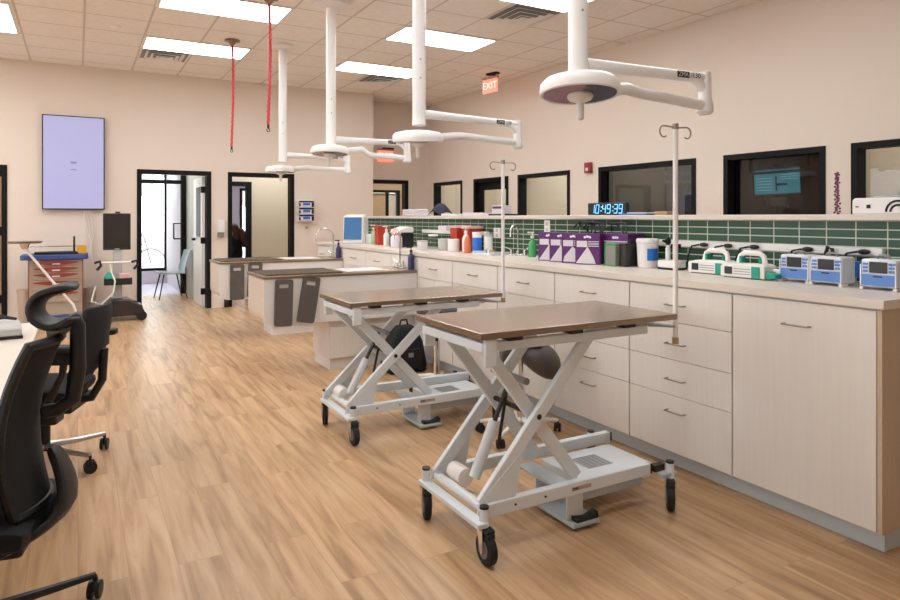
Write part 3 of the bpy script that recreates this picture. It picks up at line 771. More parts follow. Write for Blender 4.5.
for i, (x_, y_, s_, lab) in enumerate(((.4, 30, .9, 'pale leafy tree outside filling the upper glass of the doorway'), (7.5, 44, 1.2, 'pale leafy tree outside, farther right behind the bicycle'), (14.5, 38, 1.2, 'pale leafy tree outside the window of the far room'))):
    t = thing('tree', lab, 'tree', (x_, y_, -.03), 0, 'trees outside')
    MB().tube([(0, 0, 0), (.1, 0, 1.5 * s_), (0, .1, 3.2 * s_)], [.22 * s_, .16 * s_, .1 * s_], 10).build('trunk', m_bark, t)
    rr = random.Random(i); cr = MB()
    for k in range(26):
        cr.ball((rr.uniform(-2.2, 2.2) * s_, rr.uniform(-2, 2) * s_, rr.uniform(2.0, 5.2) * s_), rr.uniform(.5, 1.05) * s_, nu=10, nv=7)
    c_ = cr.build('crown', m_leaf, t)
    dm = c_.modifiers.new('rough', 'DISPLACE'); tx_ = D.textures.new('clump', 'CLOUDS'); tx_.noise_scale = .35; dm.texture = tx_; dm.strength = .5

# ------------------------------------------------------------------ counter run
CF = 2.90   # front face
BK = 3.548
def handle(mb, y, z, x=CF, w=.062):
    mb.tube([(x, y - w, z), (x - .028, y - w, z), (x - .03, y - w + .004, z), (x - .03, y + w - .004, z), (x - .028, y + w, z), (x, y + w, z)], .0045, 8)
    return mb
top = MB().box(CF - .012, BK, 1.49, 8.9, 1.036, 1.075)
tag(top.build('worktop', m_top, bevel=.003), 'long pale counter top running along the green tiled low wall', 'worktop')
struct('baseboard_counter', MB().box(2.975, 3.4, 1.53, 8.85, 0, .0985), m_toe)
def cab_body(t, w):
    MB().box(.022, BK - CF, .0, w, .0, .934).build('body', m_lam, t)
def cabinet(y0, y1, kind, label):
    w = y1 - y0 - .002
    t = thing('drawer_cabinet' if kind == 'drawers' else 'door_cabinet', label, 'cabinet', (CF, y0, .10), 0, 'pale wood counter cabinets')
    cab_body(t, w)
    if kind == 'door':
        d = MB().box(0, .019, .003, w - .003, .003, .928).build('door', m_lam, t, bevel=.0015)
        handle(MB(), w / 2, .82, 0).build('handle', m_hand, d)
    elif kind == 'plain':
        MB().box(0, .019, .003, w - .003, .003, .928).build('door', m_lam, t, bevel=.0015)
    elif kind == 'doors':
        d = MB().box(0, .019, .003, w - .003, .733, .928).build('drawer', m_lam, t, bevel=.0015)
        handle(MB(), w / 2, .83, 0).build('handle', m_hand, d)
        for a, b_, hy in ((.003, w / 2 - .0015, w / 2 - .1), (w / 2 + .0015, w - .003, w / 2 + .1)):
            d = MB().box(0, .019, a, b_, .003, .730).build('door', m_lam, t, bevel=.0015)
            handle(MB(), hy, .62, 0).build('handle', m_hand, d)
    else:
        for z0, z1, hz in ((.733, .928, .829), (.522, .730, .613), (.322, .519, .413), (.003, .319, .235)):
            d = MB().box(0, .019, .003, w - .003, z0, z1).build('drawer', m_lam, t, bevel=.0015)
            handle(MB(), w / 2, hz, 0).build('handle', m_hand, d)
    return t
t = cabinet(1.522, 2.222, 'door', 'pale wood cabinet with one tall door at the near end of the counter')
MB().box(.0, BK - CF, -.02, -.001, .0, .934).build('end_panel', m_lamshade, t)
cabinet(2.222, 2.94, 'drawers', 'pale wood four drawer cabinet next to the tall door, behind the nearest drip pole')
cabinet(2.94, 3.66, 'drawers', 'pale wood four drawer cabinet behind the nearer steel table top and saddle stool')
cabinet(3.66, 4.38, 'drawers', 'pale wood four drawer cabinet third along, seen above the nearer steel table')
cabinet(4.38, 5.10, 'doors', 'pale wood cabinet behind the farther drip pole')
cabinet(5.10, 5.80, 'doors', 'pale wood cabinet at the near side of the front wet table')
cabinet(5.80, 6.42, 'plain', 'pale wood cabinet hidden behind the end of the front wet table')
cabinet(6.42, 7.14, 'drawers', 'pale wood cabinet just beyond the front wet table faucet')
cabinet(7.14, 7.86, 'drawers', 'pale wood cabinet just before the rear wet table')
cabinet(7.86, 8.48, 'plain', 'pale wood cabinet hidden behind the end of the rear wet table')
cabinet(8.48, 8.86, 'door', 'pale wood cabinet at the far end of the counter')

# wet tables (peninsulas)
def wet_table(label, y0, name_g, basetoe):
    t = thing('wet_table', label, 'wet table', (0, y0, 0), 0, 'white wet tables reaching out from the counter')
    x0, x1, dp = 1.41, 2.897, .60
    poly = rrect(x0, x1, .465, .875, .10, 8, (0, 0, 1, 0))
    MB().prism(poly, 'y', 0, .02).build('front_panel', m_tub, t)
    MB().prism(poly, 'y', dp - .02, dp).build('rear_panel', m_tub, t)
    MB().prism(rrect(x0 + .004, x1, .47, .874, .10, 8, (0, 0, 1, 0)), 'y', .0205, dp - .0205).build('tub', m_tubside, t)
    rim = MB().box(x0 - .012, x1, -.012, dp + .012, .876, .90)
    rim.build('steel_rim', m_steeledge, t, bevel=.004)
    MB().box(x0 + .02, x1 - .02, .02, dp - .02, .9005, .903).build('deck', m_steel, t)
    g = MB(); gx0, gx1 = x0 + .04, x0 + .72
    n = 26
    for i in range(n):
        xx = gx0 + (gx1 - gx0) * i / (n - 1); g.box(xx - .008, xx + .008, .05, dp - .05, .9035, .912)
    g.box(gx0 - .008, gx1 + .008, .03, .05, .9035, .914).box(gx0 - .008, gx1 + .008, dp - .05, dp - .03, .9035, .914)
    g.build('grate', m_taupe, t)
    MB().box(x0 + .80, x1 - .25, .10, dp - .10, .9035, .906).build('sink_bowl', m_white, t)
    b = MB().box(2.02, x1, .07, dp - .07, .10, .463)
    bo = b.build('base_cabinet', m_lam, t)
    for a, c_ in ((2.025, 2.44), (2.445, 2.86)):
        MB().box(a, c_, .055, .0695, .11, .40).build('door', m_lam, t, bevel=.002)
    MB().box(2.035, x1, .085, dp - .085, .0, .0995).build('toe_kick', m_tub if basetoe else m_toe, t)
    return t
wet_table('front white wet table with two grey foam mats hung on its side', 5.80, 0, True)
wet_table('rear white wet table near the back wall, partly behind the front one', 7.87, 0, True)
def foam(label, xc, zc, y, tilt):
    t = thing('foam_mat', label, 'mat', (xc, y - .0145, zc), 0, 'grey foam mats with handle slots')
    out = rrect(-.08, .08, -.205, .205, .02, 4); inn = rrect(-.045, .045, .13, .165, .012, 4)
    k = MB(); bm_ = k.bm; n = len(out); ni = len(inn)
    def ring(pts, y_): return [bm_.verts.new((p, y_, q)) for p, q in pts]
    oa, ob_, ia, ib = ring(out, -.024), ring(out, -.004), ring(inn, -.024), ring(inn, -.004)
    for L_ in ((oa, ob_), (ia, ib)):
        for i in range(len(L_[0])):
            j = (i + 1) % len(L_[0]); bm_.faces.new((L_[0][i], L_[0][j], L_[1][j], L_[1][i]))
    for O_, I_ in ((oa, ia), (ob_, ib)):
        # same number of points, one to one ring
        for i in range(n):
            j = (i + 1) % n; bm_.faces.new((O_[i], O_[j], I_[j], I_[i]))
    b = k.build('pad', m_mat, t, bevel=.002)
    MB().box(-.04, .04, -.0035, .0137, .12, .165).build('hook_plate', m_whitep, t)
    t.rotation_euler = (0, math.radians(tilt), 0)
    return t
foam('left grey foam mat on the front wet table', 1.575, .665, 5.80, 1.5)
foam('right tilted grey foam mat on the front wet table', 1.80, .68, 5.80, 9)
foam('left grey foam mat on the rear wet table', 1.60, .67, 7.87, 0)
foam('grey foam mat on the rear wet table, mostly hidden by the front wet table', 1.80, .69, 7.87, 3)

def faucet(label, loc, rz, h, reach, m=None, handles=True):
    m = m or m_chrome
    t = thing('faucet', label, 'faucet', loc, rz, 'gooseneck faucets')
    r = reach / 2
    pts = [(0, 0, 0), (0, 0, h - r)] + [(-r + r * math.cos(a), 0, h - r + r * math.sin(a)) for a in [PI * i / 10 for i in range(1, 11)]] + [(-reach, 0, h - r - .035)]
    MB().tube(pts, .009, 10).build('spout', m, t)
    MB().box(-.03, .03, -.09, .09, 0, .012).cyl((0, 0, .012), (0, 0, .04), .018).build('base_plate', m, t, bevel=.003)
    for s_ in (-1, 1):
        MB().cyl((0, .07 * s_, .012), (0, .07 * s_, .05), .012).tube([(0, .07 * s_, .05), (-.02, .12 * s_, .075)], .006, 8).build('lever', m, t)
    return t
faucet('tall chrome gooseneck faucet on the rear wet table', (2.86, 8.13, .9035), 0, .37, .24)
faucet('slim chrome faucet with dark base on the front wet table', (2.855, 6.10, .9035), 0, .36, .07)
faucet('chrome gooseneck faucet at the counter sink against the green tile', (3.44, 4.86, 1.0755), 25, .27, .13)

def soap(label, loc, body, h=.16, r=.032, cap=None, name='soap_bottle', group=None):
    t = thing(name, label, 'bottle', loc, 0, group)
    MB().lathe([(r * .95, 0), (r, .006), (r, h * .72), (r * .55, h * .88), (r * .4, h * .9), (r * .4, h)], n=20).build('bottle_body', body, t)
    c = MB().cyl((0, 0, h + .0005), (0, 0, h + .022), r * .45).cyl((0, 0, h + .022), (0, 0, h + .05), .005).box(-.045, .012, -.009, .009, h + .045, h + .058)
    c.build('pump', cap or m_blackp, t)
    return t
soap('dark purple pump bottle on the right end of the front wet table', (2.855, 5.845, .9035), m_dpurp, .17)
soap('dark purple pump bottle on the rear wet table', (2.855, 7.92, .9035), m_dpurp, .17)
soap('green hand soap pump bottle beside the counter sink', (3.42, 4.62, 1.0755), m_greensoap, .16, .034, m_whitep)

# ---------------- things on the counter (far to near)
CT = 1.0755
t = thing('lab_analyzer', 'white desktop analyzer with a tilted blue touch screen at the far end of the counter', 'analyzer', (3.18, 8.18, CT), 48)
MB().prism([(-.10, 0), (-.07, .36), (.05, .38), (.12, .30), (.14, 0)], 'y', -.14, .14).build('casing', m_whitep, t, bevel=.012)
R_ = Matrix.Rotation(math.radians(4.8), 3, 'Y')
MB().box(-.098, -.093, -.12, .12, .05, .34, R=R_).build('screen', m_screenblue, t)
MB().box(.0, .12, -.22, -.141, .0, .12).build('side_module', m_white, t, bevel=.01)

def jar(label, loc, r, h, body, lid, cat='jar', name='jar', group=None, n=24, sy=1):
    t = thing(name, label, cat, loc, 0, group)
    MB().lathe([(r * .96, 0), (r, .006), (r, h * .86), (r * .98, h * .87)], n=n, sy=sy).build('body', body, t)
    MB().lathe([(r * 1.04, h * .871), (r * 1.04, h), (r * .98, h * 1.005)], n=n, sy=sy).build('lid', lid, t)
    return t
soap('pale green bottle standing left of the far red container', (3.25, 7.72, CT), m_palegreen, .19, .04, m_whitep)
def sharps(label, loc, s, rz=0, lid=None):
    t = thing('sharps_container', label, 'container', loc, rz, 'red sharps containers')
    MB()._add([(a * .075 * f * s, b_ * .06 * f * s, z * s) for z, f in ((0, .85), (.21, 1.0)) for a, b_ in ((-1, -1), (1, -1), (1, 1), (-1, 1))], [(0, 3, 2, 1), (4, 5, 6, 7), (0, 1, 5, 4), (1, 2, 6, 5), (2, 3, 7, 6), (3, 0, 4, 7)]).build('bucket', m_brickred, t, bevel=.006)
    MB().box(-.085 * s, .085 * s, -.07 * s, .07 * s, .2105 * s, .235 * s).build('lid', lid or m_brickred, t, bevel=.004)
    return t
sharps('red sharps container at the far end of the counter', (3.28, 7.55, CT), 1.0)
soap('white spray bottle right of the far red container', (3.2, 7.22, CT), m_whitep, .18, .035, m_whitep)
o = MB().box(-.04, .04, -.04, .04, 0, .17).build('paper_carton', m_beige, bevel=.004); o.location = (3.36, 7.28, CT); tag(o, 'pale yellow carton between white bottle and black box at the far counter', 'carton')
t = thing('storage_box', 'black box with a white rounded top on the far counter', 'box', (3.26, 6.93, CT), 0)
MB().prism([(-.10, 0), (-.10, .13), (-.06, .16), (.10, .16), (.10, 0)], 'y', -.12, .12).build('case', m_blackp, t, bevel=.008)
MB().prism([(-.10, .1655), (-.09, .20), (.02, .235), (.10, .225), (.10, .1655)], 'y', -.12, .10).build('white_top', m_whitep, t, bevel=.01)
t = thing('tissue_jar', 'pink rounded jar on the counter behind the front wet table faucet', 'jar', (3.09, 6.70, CT))
MB().lathe([(.055, 0), (.065, .02), (.065, .12), (.05, .14)], n=24).build('glass', m_card, t)
MB().ball((0, 0, .165), (.06, .06, .035)).ball((.0, .02, .19), (.03, .04, .03)).build('pink_tissue', m_pink, t, sub=1)
jar('clear lidded jar, leftmost of the two beyond the orange red container', (3.30, 6.22, CT), .05, .16, m_clearp, m_whitep, group='lidded jars')
jar('short white tub in front of the clear jars', (3.12, 6.12, CT), .055, .10, m_card, m_lgrey, group='lidded jars')
jar('grey ribbed canister left of the white tub', (3.30, 5.98, CT), .062, .12, m_lgrey, m_lgrey, group='lidded jars')
for yy, zz, lab in ((6.5, 1.255, 'long white wall shelf strip on the green tile at the far counter'),):
    o = MB().box(3.51, 3.549, 5.5, 6.9, zz - .018, zz + .02).build('wall_strip', m_whitep, bevel=.004); tag(o, lab, 'cable strip')
o = MB().box(-.06, .06, -.09, .09, 0, .05).build('glove_box', m_card, bevel=.004); o.location = (3.44, 6.17, 1.2765); tag(o, 'white box standing on the far wall strip', 'box')
jar('white round tub in front of the orange red containers', (3.24, 5.68, CT), .058, .125, m_white, m_white, 'tub', 'tub')
sharps('orange red sharps container with pale lid, left of the pair behind the spray bottles', (3.42, 5.86, CT), 1.1, 0, m_pink)
sharps('orange red sharps container with pale lid, right of the pair behind the spray bottles', (3.45, 5.66, CT), 1.08, 0, m_pink)
t = soap('white spray bottle with orange label before the red containers', (3.30, 5.54, CT), m_whitep, .19, .036, m_whitep)
MB().lathe([(.0367, .03), (.0367, .10)], n=20).build('label_band', m_card, t)
o = MB().lathe([(.03, 0), (.034, .005), (.034, .11), (.02, .15), (.012, .165)], n=18).build('bottle', m_orange); o.location = (3.26, 5.44, CT); tag(o, 'short orange and white bottle between the spray bottle and blue wipes', 'bottle')
t = jar('tall blue and white wipes tub on the counter', (3.30, 5.33, CT), .045, .20, m_whitep, m_whitep, 'tub', 'wipes_tub')
MB().lathe([(.0458, .02), (.0458, .15)], n=24).build('label_band', m_bluelab, t)
jar('tall white wipes tub next to the blue one', (3.38, 5.26, CT), .042, .185, m_whitep, m_lgrey, 'tub', 'wipes_tub')
t = thing('instrument_tray', 'low blue grey tray with small items beside the counter sink', 'tray', (3.30, 5.09, CT))
MB().box(-.10, .10, -.15, .15, 0, .012).box(-.10, .10, -.15, -.14, .0125, .03).box(-.10, .10, .14, .15, .0125, .03).build('tray', m_pumpl, t, bevel=.003)
for k, (a, b_, m) in enumerate(((-.03, -.06, m_tan), (.0, .02, m_whitep), (.02, .08, m_grey))):
    o = MB().cyl((0, 0, 0), (0, 0, .035), .022, .024).build('small_cup', m); o.location = (3.30 + a, 5.09 + b_, CT + .0125)
    tag(o, ('tan small cup in the blue grey tray', 'white small cup in the blue grey tray', 'grey small cup in the blue grey tray')[k], 'cup', 'cups in the tray')
def plate(label, y, z, w=.075, h=.115):
    t = thing('outlet_plate', label, 'outlet', (3.55, y, z), 0, 'white outlets on the green tile')
    MB().box(-.006, -.0005, -w / 2, w / 2, -h / 2, h / 2).build('cover', m_white, t, bevel=.002)
    k = MB()
    for s_ in (-1, 1): k.box(-.008, -.0062, -.016, .016, s_ * .025 - .014, s_ * .025 + .014)
    k.build('socket', m_lgrey, t)
plate('white outlet plate on the green tile above the purple cartons', 4.575, 1.335)
plate('white outlet plate on the green tile left of the counter sink', 5.36, 1.265, .12, .10)
# purple cartons
def carton(label, loc, rz, w, d, h, tri):
    t = thing('purple_carton', label, 'carton', loc, rz, 'purple cartons on the counter')
    MB().box(-d / 2, d / 2, -w / 2, w / 2, 0, h).build('box', m_purple, t, bevel=.002)
    x = -d / 2 - .0012
    MB()._add([(x, y_, z_) for y_, z_ in tri] + [(x + .001, y_, z_) for y_, z_ in tri], [tuple(range(len(tri))), tuple(range(2 * len(tri) - 1, len(tri) - 1, -1))] + [(i, len(tri) + i, len(tri) + (i + 1) % len(tri), (i + 1) % len(tri)) for i in range(len(tri))]).build('white_shape', m_card, t, flat=True)
    k = MB().box(x, x + .001, .0 + .002, w / 2 - .012, h * .56, h * .76)
    for i in range(4): k.box(x, x + .001, -w / 2 + .008, -.004, h * (.58 + .05 * i), h * (.58 + .05 * i) + .005)
    k.build('printed_panel', m_card, t, flat=True)
    lg = MB()
    for i in range(3): lg.ball((x, (i - 1) * .018, h * .88 + (.004 if i == 1 else 0)), (.0015, .011, .009), nu=10, nv=6)
    lg.build('white_logo', m_white, t)
    return t
W_ = .185; hh = .225
tri = [(W_ / 2 - .004, .006), (-.03, .006), (-.015, .09), (0.0, .115), (.012, .09)]
for i, (yy, xx) in enumerate(((4.165, 3.265), (4.01, 3.255), (3.855, 3.25), (3.70, 3.25))):
    lab = ('purple carton farthest left, next to the counter sink', 'second purple carton from the left', 'third purple carton from the left, with a grey and white picture', 'fourth purple carton from the left, beside the pale grey tub')[i]
    tr = [(W_ / 2 - .004, .006), (-W_ / 2 + .03, .006), (-W_ / 2 + .045, .05), (-.01, .115), (.0, .13), (.012, .11)] if i != 2 else [(.08, .01), (.07, .05), (.01, .12), (0, .12), (-.07, .05), (-.082, .01)]
    carton(lab, (xx, yy, CT), 30, W_, .07, hh, tr)
t = thing('purple_carton', 'purple carton lying flat on top of the grey tubs', 'carton', (3.43, 3.56, CT + .1615), 8, 'purple cartons on the counter')
MB().box(-.09, .09, -.13, .13, 0, .062).build('box', m_purple, t, bevel=.002)
lg = MB()
for i in range(3): lg.ball((-.0905, -.02 + (i - 1) * .018, .036), (.0015, .011, .009), nu=10, nv=6)
lg.build('white_logo', m_white, t)
MB().box(-.0915, -.0905, -.125, .08, .004, .012).build('printed_panel', m_card, t)
# wire basket behind the cartons with black leads
c = MB(); rr = random.Random(3)
for k in range(9):
    y0 = 3.62 + rr.random() * .42
    c.tube([(3.36 + .1 * rr.random(), y0 + .10 * rr.uniform(-1, 1), 1.305 + .03 * rr.random()), (3.42, y0, 1.37 + .02 * rr.random()), (3.44, y0 - .12, 1.36 + .02 * rr.random()), (3.40, y0 - .22 + .1 * rr.random(), 1.305)], .007, 6)
tag(c.build('coiled_leads', m_blackp), 'tangle of black leads lying behind and on top of the purple cartons', 'cable')
b = MB().box(3.40, 3.50, 3.70, 4.20, 1.0755, 1.29); tag(b.build('storage_crate', m_blackp, bevel=.004), 'black crate standing behind the purple cartons', 'crate')
t = jar('pale grey tub right of the purple cartons', (3.365, 3.585, CT), .042, .16, m_lgrey, m_lgrey, 'tub', 'tub')
t = thing('box_file', 'grey box with a green edged frame under the lying purple carton', 'box', (3.33, 3.49, CT))
MB().box(-.07, .07, -.055, .055, 0, .16).build('case', m_grey, t, bevel=.003)
k = MB().box(-.0725, -.0705, -.055, .055, .145, .16).box(-.0725, -.0705, -.055, .055, 0, .008).box(-.0725, -.0705, .045, .055, .008, .145).box(-.0725, -.0705, -.055, -.048, .008, .145)
k.build('green_edge', m_greensoap, t)
t = thing('box_file', 'black box beside the green edged box and white bucket', 'box', (3.36, 3.395, CT))
MB().box(-.075, .075, -.03, .03, 0, .16).build('case', m_dscreen, t, bevel=.003)
MB().cyl((0, 0, .1605), (0, 0, .19), .012).build('knob', m_blackp, t)
t = thing('bucket', 'white round bucket with a blue label on the counter', 'bucket', (3.40, 3.275, CT))
MB().lathe([(.062, 0), (.066, .01), (.072, .165), (.068, .17)], n=32).build('body', m_white, t)
MB().lathe([(.076, .1705), (.076, .188), (.07, .197)], n=32).build('lid', m_white, t)
lb = MB()
pts = [(.0725 * math.cos(a), .0725 * math.sin(a)) for a in [math.radians(222 + 6 * i) for i in range(12)]]
lb._add([(p[0] * f, p[1] * f, z) for f in (1.0, 1.012) for z in (.05, .13) for p in pts], [(i, i + 1, 12 + i + 1, 12 + i) for i in range(11)] + [(24 + i, 36 + i, 36 + i + 1, 24 + i + 1) for i in range(11)])
lb.build('blue_label', m_bluelab, t)
t = thing('diagnostic_set', 'white charging base with two black headed handles on the counter', 'otoscope stand', (3.40, 3.065, CT))
MB().box(-.05, .05, -.075, .075, .0, .012, 1).box(-.05, .05, -.075, .075, .0125, .06, 0).build('base', [m_white, m_blackp], t, bevel=.004)
MB().cyl((0, .03, .061), (0, .03, .14), .017).cyl((0, .03, .14), (0, .03, .16), .012, n=12).build('handle', m_white, t)
MB().ball((0, .03, .185), (.022, .018, .03)).cyl((-.01, .03, .18), (-.05, .03, .19), .012, .006).build('head', m_blackp, t)
MB().cyl((0, -.035, .061), (0, -.035, .14), .015).box(-.02, .02, -.06, -.01, .141, .168).build('second_handle', m_blackp, t)
# power strip with plugs
o = MB().box(3.515, 3.5495, 1.82, 3.36, 1.222, 1.262).build('power_strip', m_white, bevel=.004); tag(o, 'long white power strip across the green tile behind the pumps', 'power strip')
def plug(label, y, droop, adaptor=True):
    t = thing('plug_lead', label, 'cable', (3.5, y, 1.242), 0, 'black plugs in the power strip')
    MB().ball((0, 0, 0), (.0145, .032, .014)).build('plug', m_blackp, t)
    MB().tube([(-.005, .03, .0), (-.03, .07, -.01), (-.035, .10, -.08), (-.02, .11, -.14), (-.05, .10, -.159)] if droop else [(-.01, .02, .01), (-.05, .06, -.02), (-.04, .09, -.10), (-.04, .08, -.159)], .006, 8).build('lead', m_blackp, t)
for y_, lab in ((2.89, 'black plug at the left part of the power strip beside the drip pole'), (2.71, 'black plug above the left green pump'), (2.53, 'black plug above the right green pump'), (2.20, 'black plug above the leftmost blue pump'), (1.90, 'black plug above the rightmost blue pump')):
    plug(lab, y_, 1)
c = MB().tube([(3.49, 2.10, 1.088), (3.492, 2.10, 1.2), (3.488, 2.08, 1.262), (3.486, 2.055, 1.25), (3.486, 2.045, 1.17), (3.49, 2.04, 1.088)], .010, 8)
tag(c.build('looping_cable', m_blackp), 'thick black cable looping behind the middle blue pump', 'cable')
# green pumps
def green_pump(label, loc, rz):
    t = thing('syringe_pump', label, 'pump', loc, rz, 'white and green syringe pumps')
    # local -x faces the room, y runs along the counter (+y = left in view)
    MB().prism([(-.14, 0), (-.15, .02), (-.15, .06), (-.13, .075), (.16, .085), (.16, 0)], 'x', -.055, .055) .build('body', m_whitep, t, bevel=.006) if False else None
    MB().prism([(-.13, .004), (-.13, .075), (-.10, .085), (.10, .080), (.145, .070), (.15, .06), (.15, .004)], 'x', -.055, .055).build('body', m_whitep, t, bevel=.006)
    MB().tube([(-.0, -.10, .075), (-.0, -.09, .125), (-.0, -.065, .142), (-.0, .03, .142), (-.0, .055, .125), (-.0, .07, .078)], .015, 10).build('carry_handle', m_whitep, t)
    MB().box(-.02, .02, .035, .052, .086, .122).build('green_insert', m_green, t, bevel=.003)
    MB().box(-.02, .02, -.085, -.07, .086, .118).build('green_insert', m_green, t, bevel=.003)
    MB().box(-.0575, -.0555, .07, .12, .02, .062).build('screen', m_dscreen, t)
    MB().box(-.062, -.0555, -.105, -.055, .006, .07).build('green_clamp', m_green, t, bevel=.003)
    k = MB()
    for i in range(3): k.box(-.0567, -.0555, -.045, .06, .022 + .014 * i, .026 + .014 * i)
    k.build('printed_lines', m_grey, t)
    MB().box(-.05, .05, -.12, .13, -.0, .0035).build('foot', m_blackp, t)
    return t
G1 = green_pump('left white and green syringe pump on the counter', (3.36, 2.70, CT), 0)
G2 = dup(G1, (3.30, 2.415, CT), 0, 'right white and green syringe pump with a spare green clamp at its side')
MB().prism([(-.137, .004), (-.137, .05), (-.195, .035), (-.195, .012)], 'x', -.05, .0).build('green_clamp', m_green, G2, bevel=.004)
MB().box(.005, .04, -.18, -.135, .02, .06).build('syringe_block', m_whitep, G2, bevel=.008)
# blue pumps
def blue_pump(label, loc):
    t = thing('infusion_pump', label, 'pump', loc, 0, 'blue infusion pumps')
    w_ = .081
    MB().box(-.05, .07, -w_, w_, .012, .145).build('body', m_pumpl, t, bevel=.010)
    MB().box(-.056, -.0505, -w_ + .004, w_ - .004, .02, .072).build('blue_door', m_pumpblue, t, bevel=.002)
    MB().box(-.054, -.0505, -.04, .04, .080, .132).build('screen', m_dscreen, t)
    k = MB()
    for i in range(3):
        for j in range(2): k.box(-.0545, -.0505, -.076 + .017 * j, -.063 + .017 * j, .083 + .017 * i, .094 + .017 * i)
    k.build('keypad', m_pumpblue, t)
    k = MB()
    for i in range(3): k.box(-.0545, -.0505, .047, .07, .083 + .017 * i, .092 + .017 * i)
    k.build('indicator', m_pumpblue, t)
    for s_ in (-1, 1):
        MB().box(-.0575, .0, s_ * (w_ - .006) - .008, s_ * (w_ - .006) + .008, 0, .0115).box(-.0575, -.0565, s_ * (w_ - .003) - .003, s_ * (w_ - .003) + .003, .0116, .12).build('side_foot', m_whitep, t, bevel=.003)
    k = MB(); k.box(-.0575, -.0565, -.02, .02, .06, .066)
    k.build('latch', m_dscreen, t)
    MB().tube([(.0, -.03, .145), (-.0, -.02, .162), (.0, .02, .162), (.0, .03, .145)], .006, 8).build('top_clip', m_grey, t)
    return t
B1 = blue_pump('leftmost blue and white infusion pump on the counter', (3.355, 2.150, CT))
B2 = dup(B1, (3.33, 1.965, CT), label='middle blue and white infusion pump with a blue pole clamp behind it')
MB().box(.075, .15, -.085, -.045, .04, .12).cyl((.11, -.10, .07), (.11, -.14, .07), .02).build('pole_clamp', m_bluelab, B2, bevel=.004)
B3 = dup(B1, (3.33, 1.715, CT), label='rightmost blue and white infusion pump, nearest the counter end')

# ---------------- things on the ledge
LZ = 1.4345
t = thing('digital_clock', 'black digital clock with cyan digits on the ledge', 'clock', (3.62, 3.90, LZ))
MB().box(-.02, .02, -.215, .215, 0, .098).build('casing', m_blackp, t, bevel=.008)
SEG = {'0': 'abcdef', '1': 'bc', '2': 'abged', '3': 'abgcd', '4': 'fgbc', '5': 'afgcd', '6': 'afgcde', '7': 'abc', '8': 'abcdefg', '9': 'abcdfg'}
k = MB(); yy = .172; x_ = -.0212; DW, DHt, st = .034, .066, .0065
def seg(mb, y, s_):
    zc = .016; sl = .12
    P = {'a': ((0, DHt), (DW, DHt)), 'g': ((0, DHt / 2), (DW, DHt / 2)), 'd': ((0, 0), (DW, 0)), 'f': ((0, DHt / 2), (0, DHt)), 'e': ((0, 0), (0, DHt / 2)), 'b': ((DW, DHt / 2), (DW, DHt)), 'c': ((DW, 0), (DW, DHt / 2))}[s_]
    (a, z0), (b_, z1) = P
    q = lambda a, z: (x_, y - a - sl * z, zc + z)
    mb.beam(q(a, z0), q(b_, z1), st if abs(a - b_) < 1e-6 else .0016, .0016 if abs(a - b_) < 1e-6 else st, up=(1, 0, 0) if abs(a - b_) < 1e-6 else (0, 0, 1))
for ch in '10:49:39':
    if ch == ':':
        for z in (.034, .064): k.box(x_ - .0008, x_ + .0008, yy - .014 - .12 * z, yy - .004 - .12 * z, z - .005, z + .005)
        yy -= .024
    else:
        for s_ in SEG[ch]: seg(k, yy, s_)
        yy -= .0525
k.build('digits', m_digit, t, flat=True)
t = thing('desktop_machine', 'white rounded desktop machine with a black arch mark on the near end of the ledge', 'machine', (3.67, 1.78, LZ))
MB().prism(rrect(-.20, .225, .0, .085, .02, 5, (1, 1, 0, 0)), 'x', -.09, .12).build('casing', m_white, t, bevel=.006)
MB().box(-.06, .09, -.20, .13, .0885, .096).build('top_panel', m_lgrey, t, bevel=.003)
MB().box(-.093, -.0905, .13, .15, .03, .05).build('button', m_blackp, t)
MB().box(-.093, -.0905, .19, .205, .036, .042).build('slot', m_dscreen, t)
k = MB()
for R1 in (.055, .034):
    k.tube([(-.0915, R1 * math.cos(a), .012 + R1 * math.sin(a)) for a in [PI * i / 14 for i in range(15)]], .0055, 6)
k.build('arch_mark', m_blackp, t)
t = thing('flower_stem', 'thin stem of magenta flowers standing on the ledge before the wall', 'flower', (3.66, 2.13, LZ))
MB().tube([(0, 0, 0), (.01, .005, .1), (-.004, -.003, .23)], .003, 6).build('stem', m_stem, t)
rr = random.Random(5); k = MB()
for i in range(42):
    z = .005 + .225 * i / 41; a = i * 2.4; r_ = .012 * (1.1 - .5 * i / 41) * rr.uniform(.5, 1.2)
    k.ball((r_ * math.cos(a), r_ * math.sin(a), z), (.007, .007, .006), nu=8, nv=5)
k.build('blossom', m_magenta, t)
# dark cloth heap
k = MB()
gr = []
for i in range(9):
    row = []
    for j in range(9):
        u, v = i / 8 * 2 - 1, j / 8 * 2 - 1
        d = max(0, 1 - (u * u + v * v) / 1.7)
        row.append((u * .10, v * .17 + .02 * u, .006 + .135 * d ** 1.4 + .012 * math.sin(5 * u + 3 * v) * d))
    gr.append(row)
k.sheet(gr, .010)
o = k.build('jacket', m_navy, sub=1); o.location = (3.66, 6.72, LZ + .003); tag(o, 'heaped dark navy jacket on the far part of the ledge', 'jacket')
def papers(name, label, loc, sx, sy, sz, m, rz=0, cat='papers', group=None):
    o = MB().box(-sx / 2, sx / 2, -sy / 2, sy / 2, 0, sz).build(name, m, bevel=.002); place(o, loc, rz); return tag(o, label, cat, group)
papers('folded_paper', 'flat white and blue papers right of the navy jacket on the ledge', (3.66, 6.38, LZ), .18, .26, .022, m_pumpl, 12)
papers('paper_stack', 'pale flat stack of papers on the ledge left of the farther drip pole', (3.66, 5.86, LZ), .18, .40, .03, m_card)
papers('instrument_case', 'flat black case on the ledge behind the farther drip pole', (3.68, 5.45, LZ), .16, .30, .016, m_blackp)
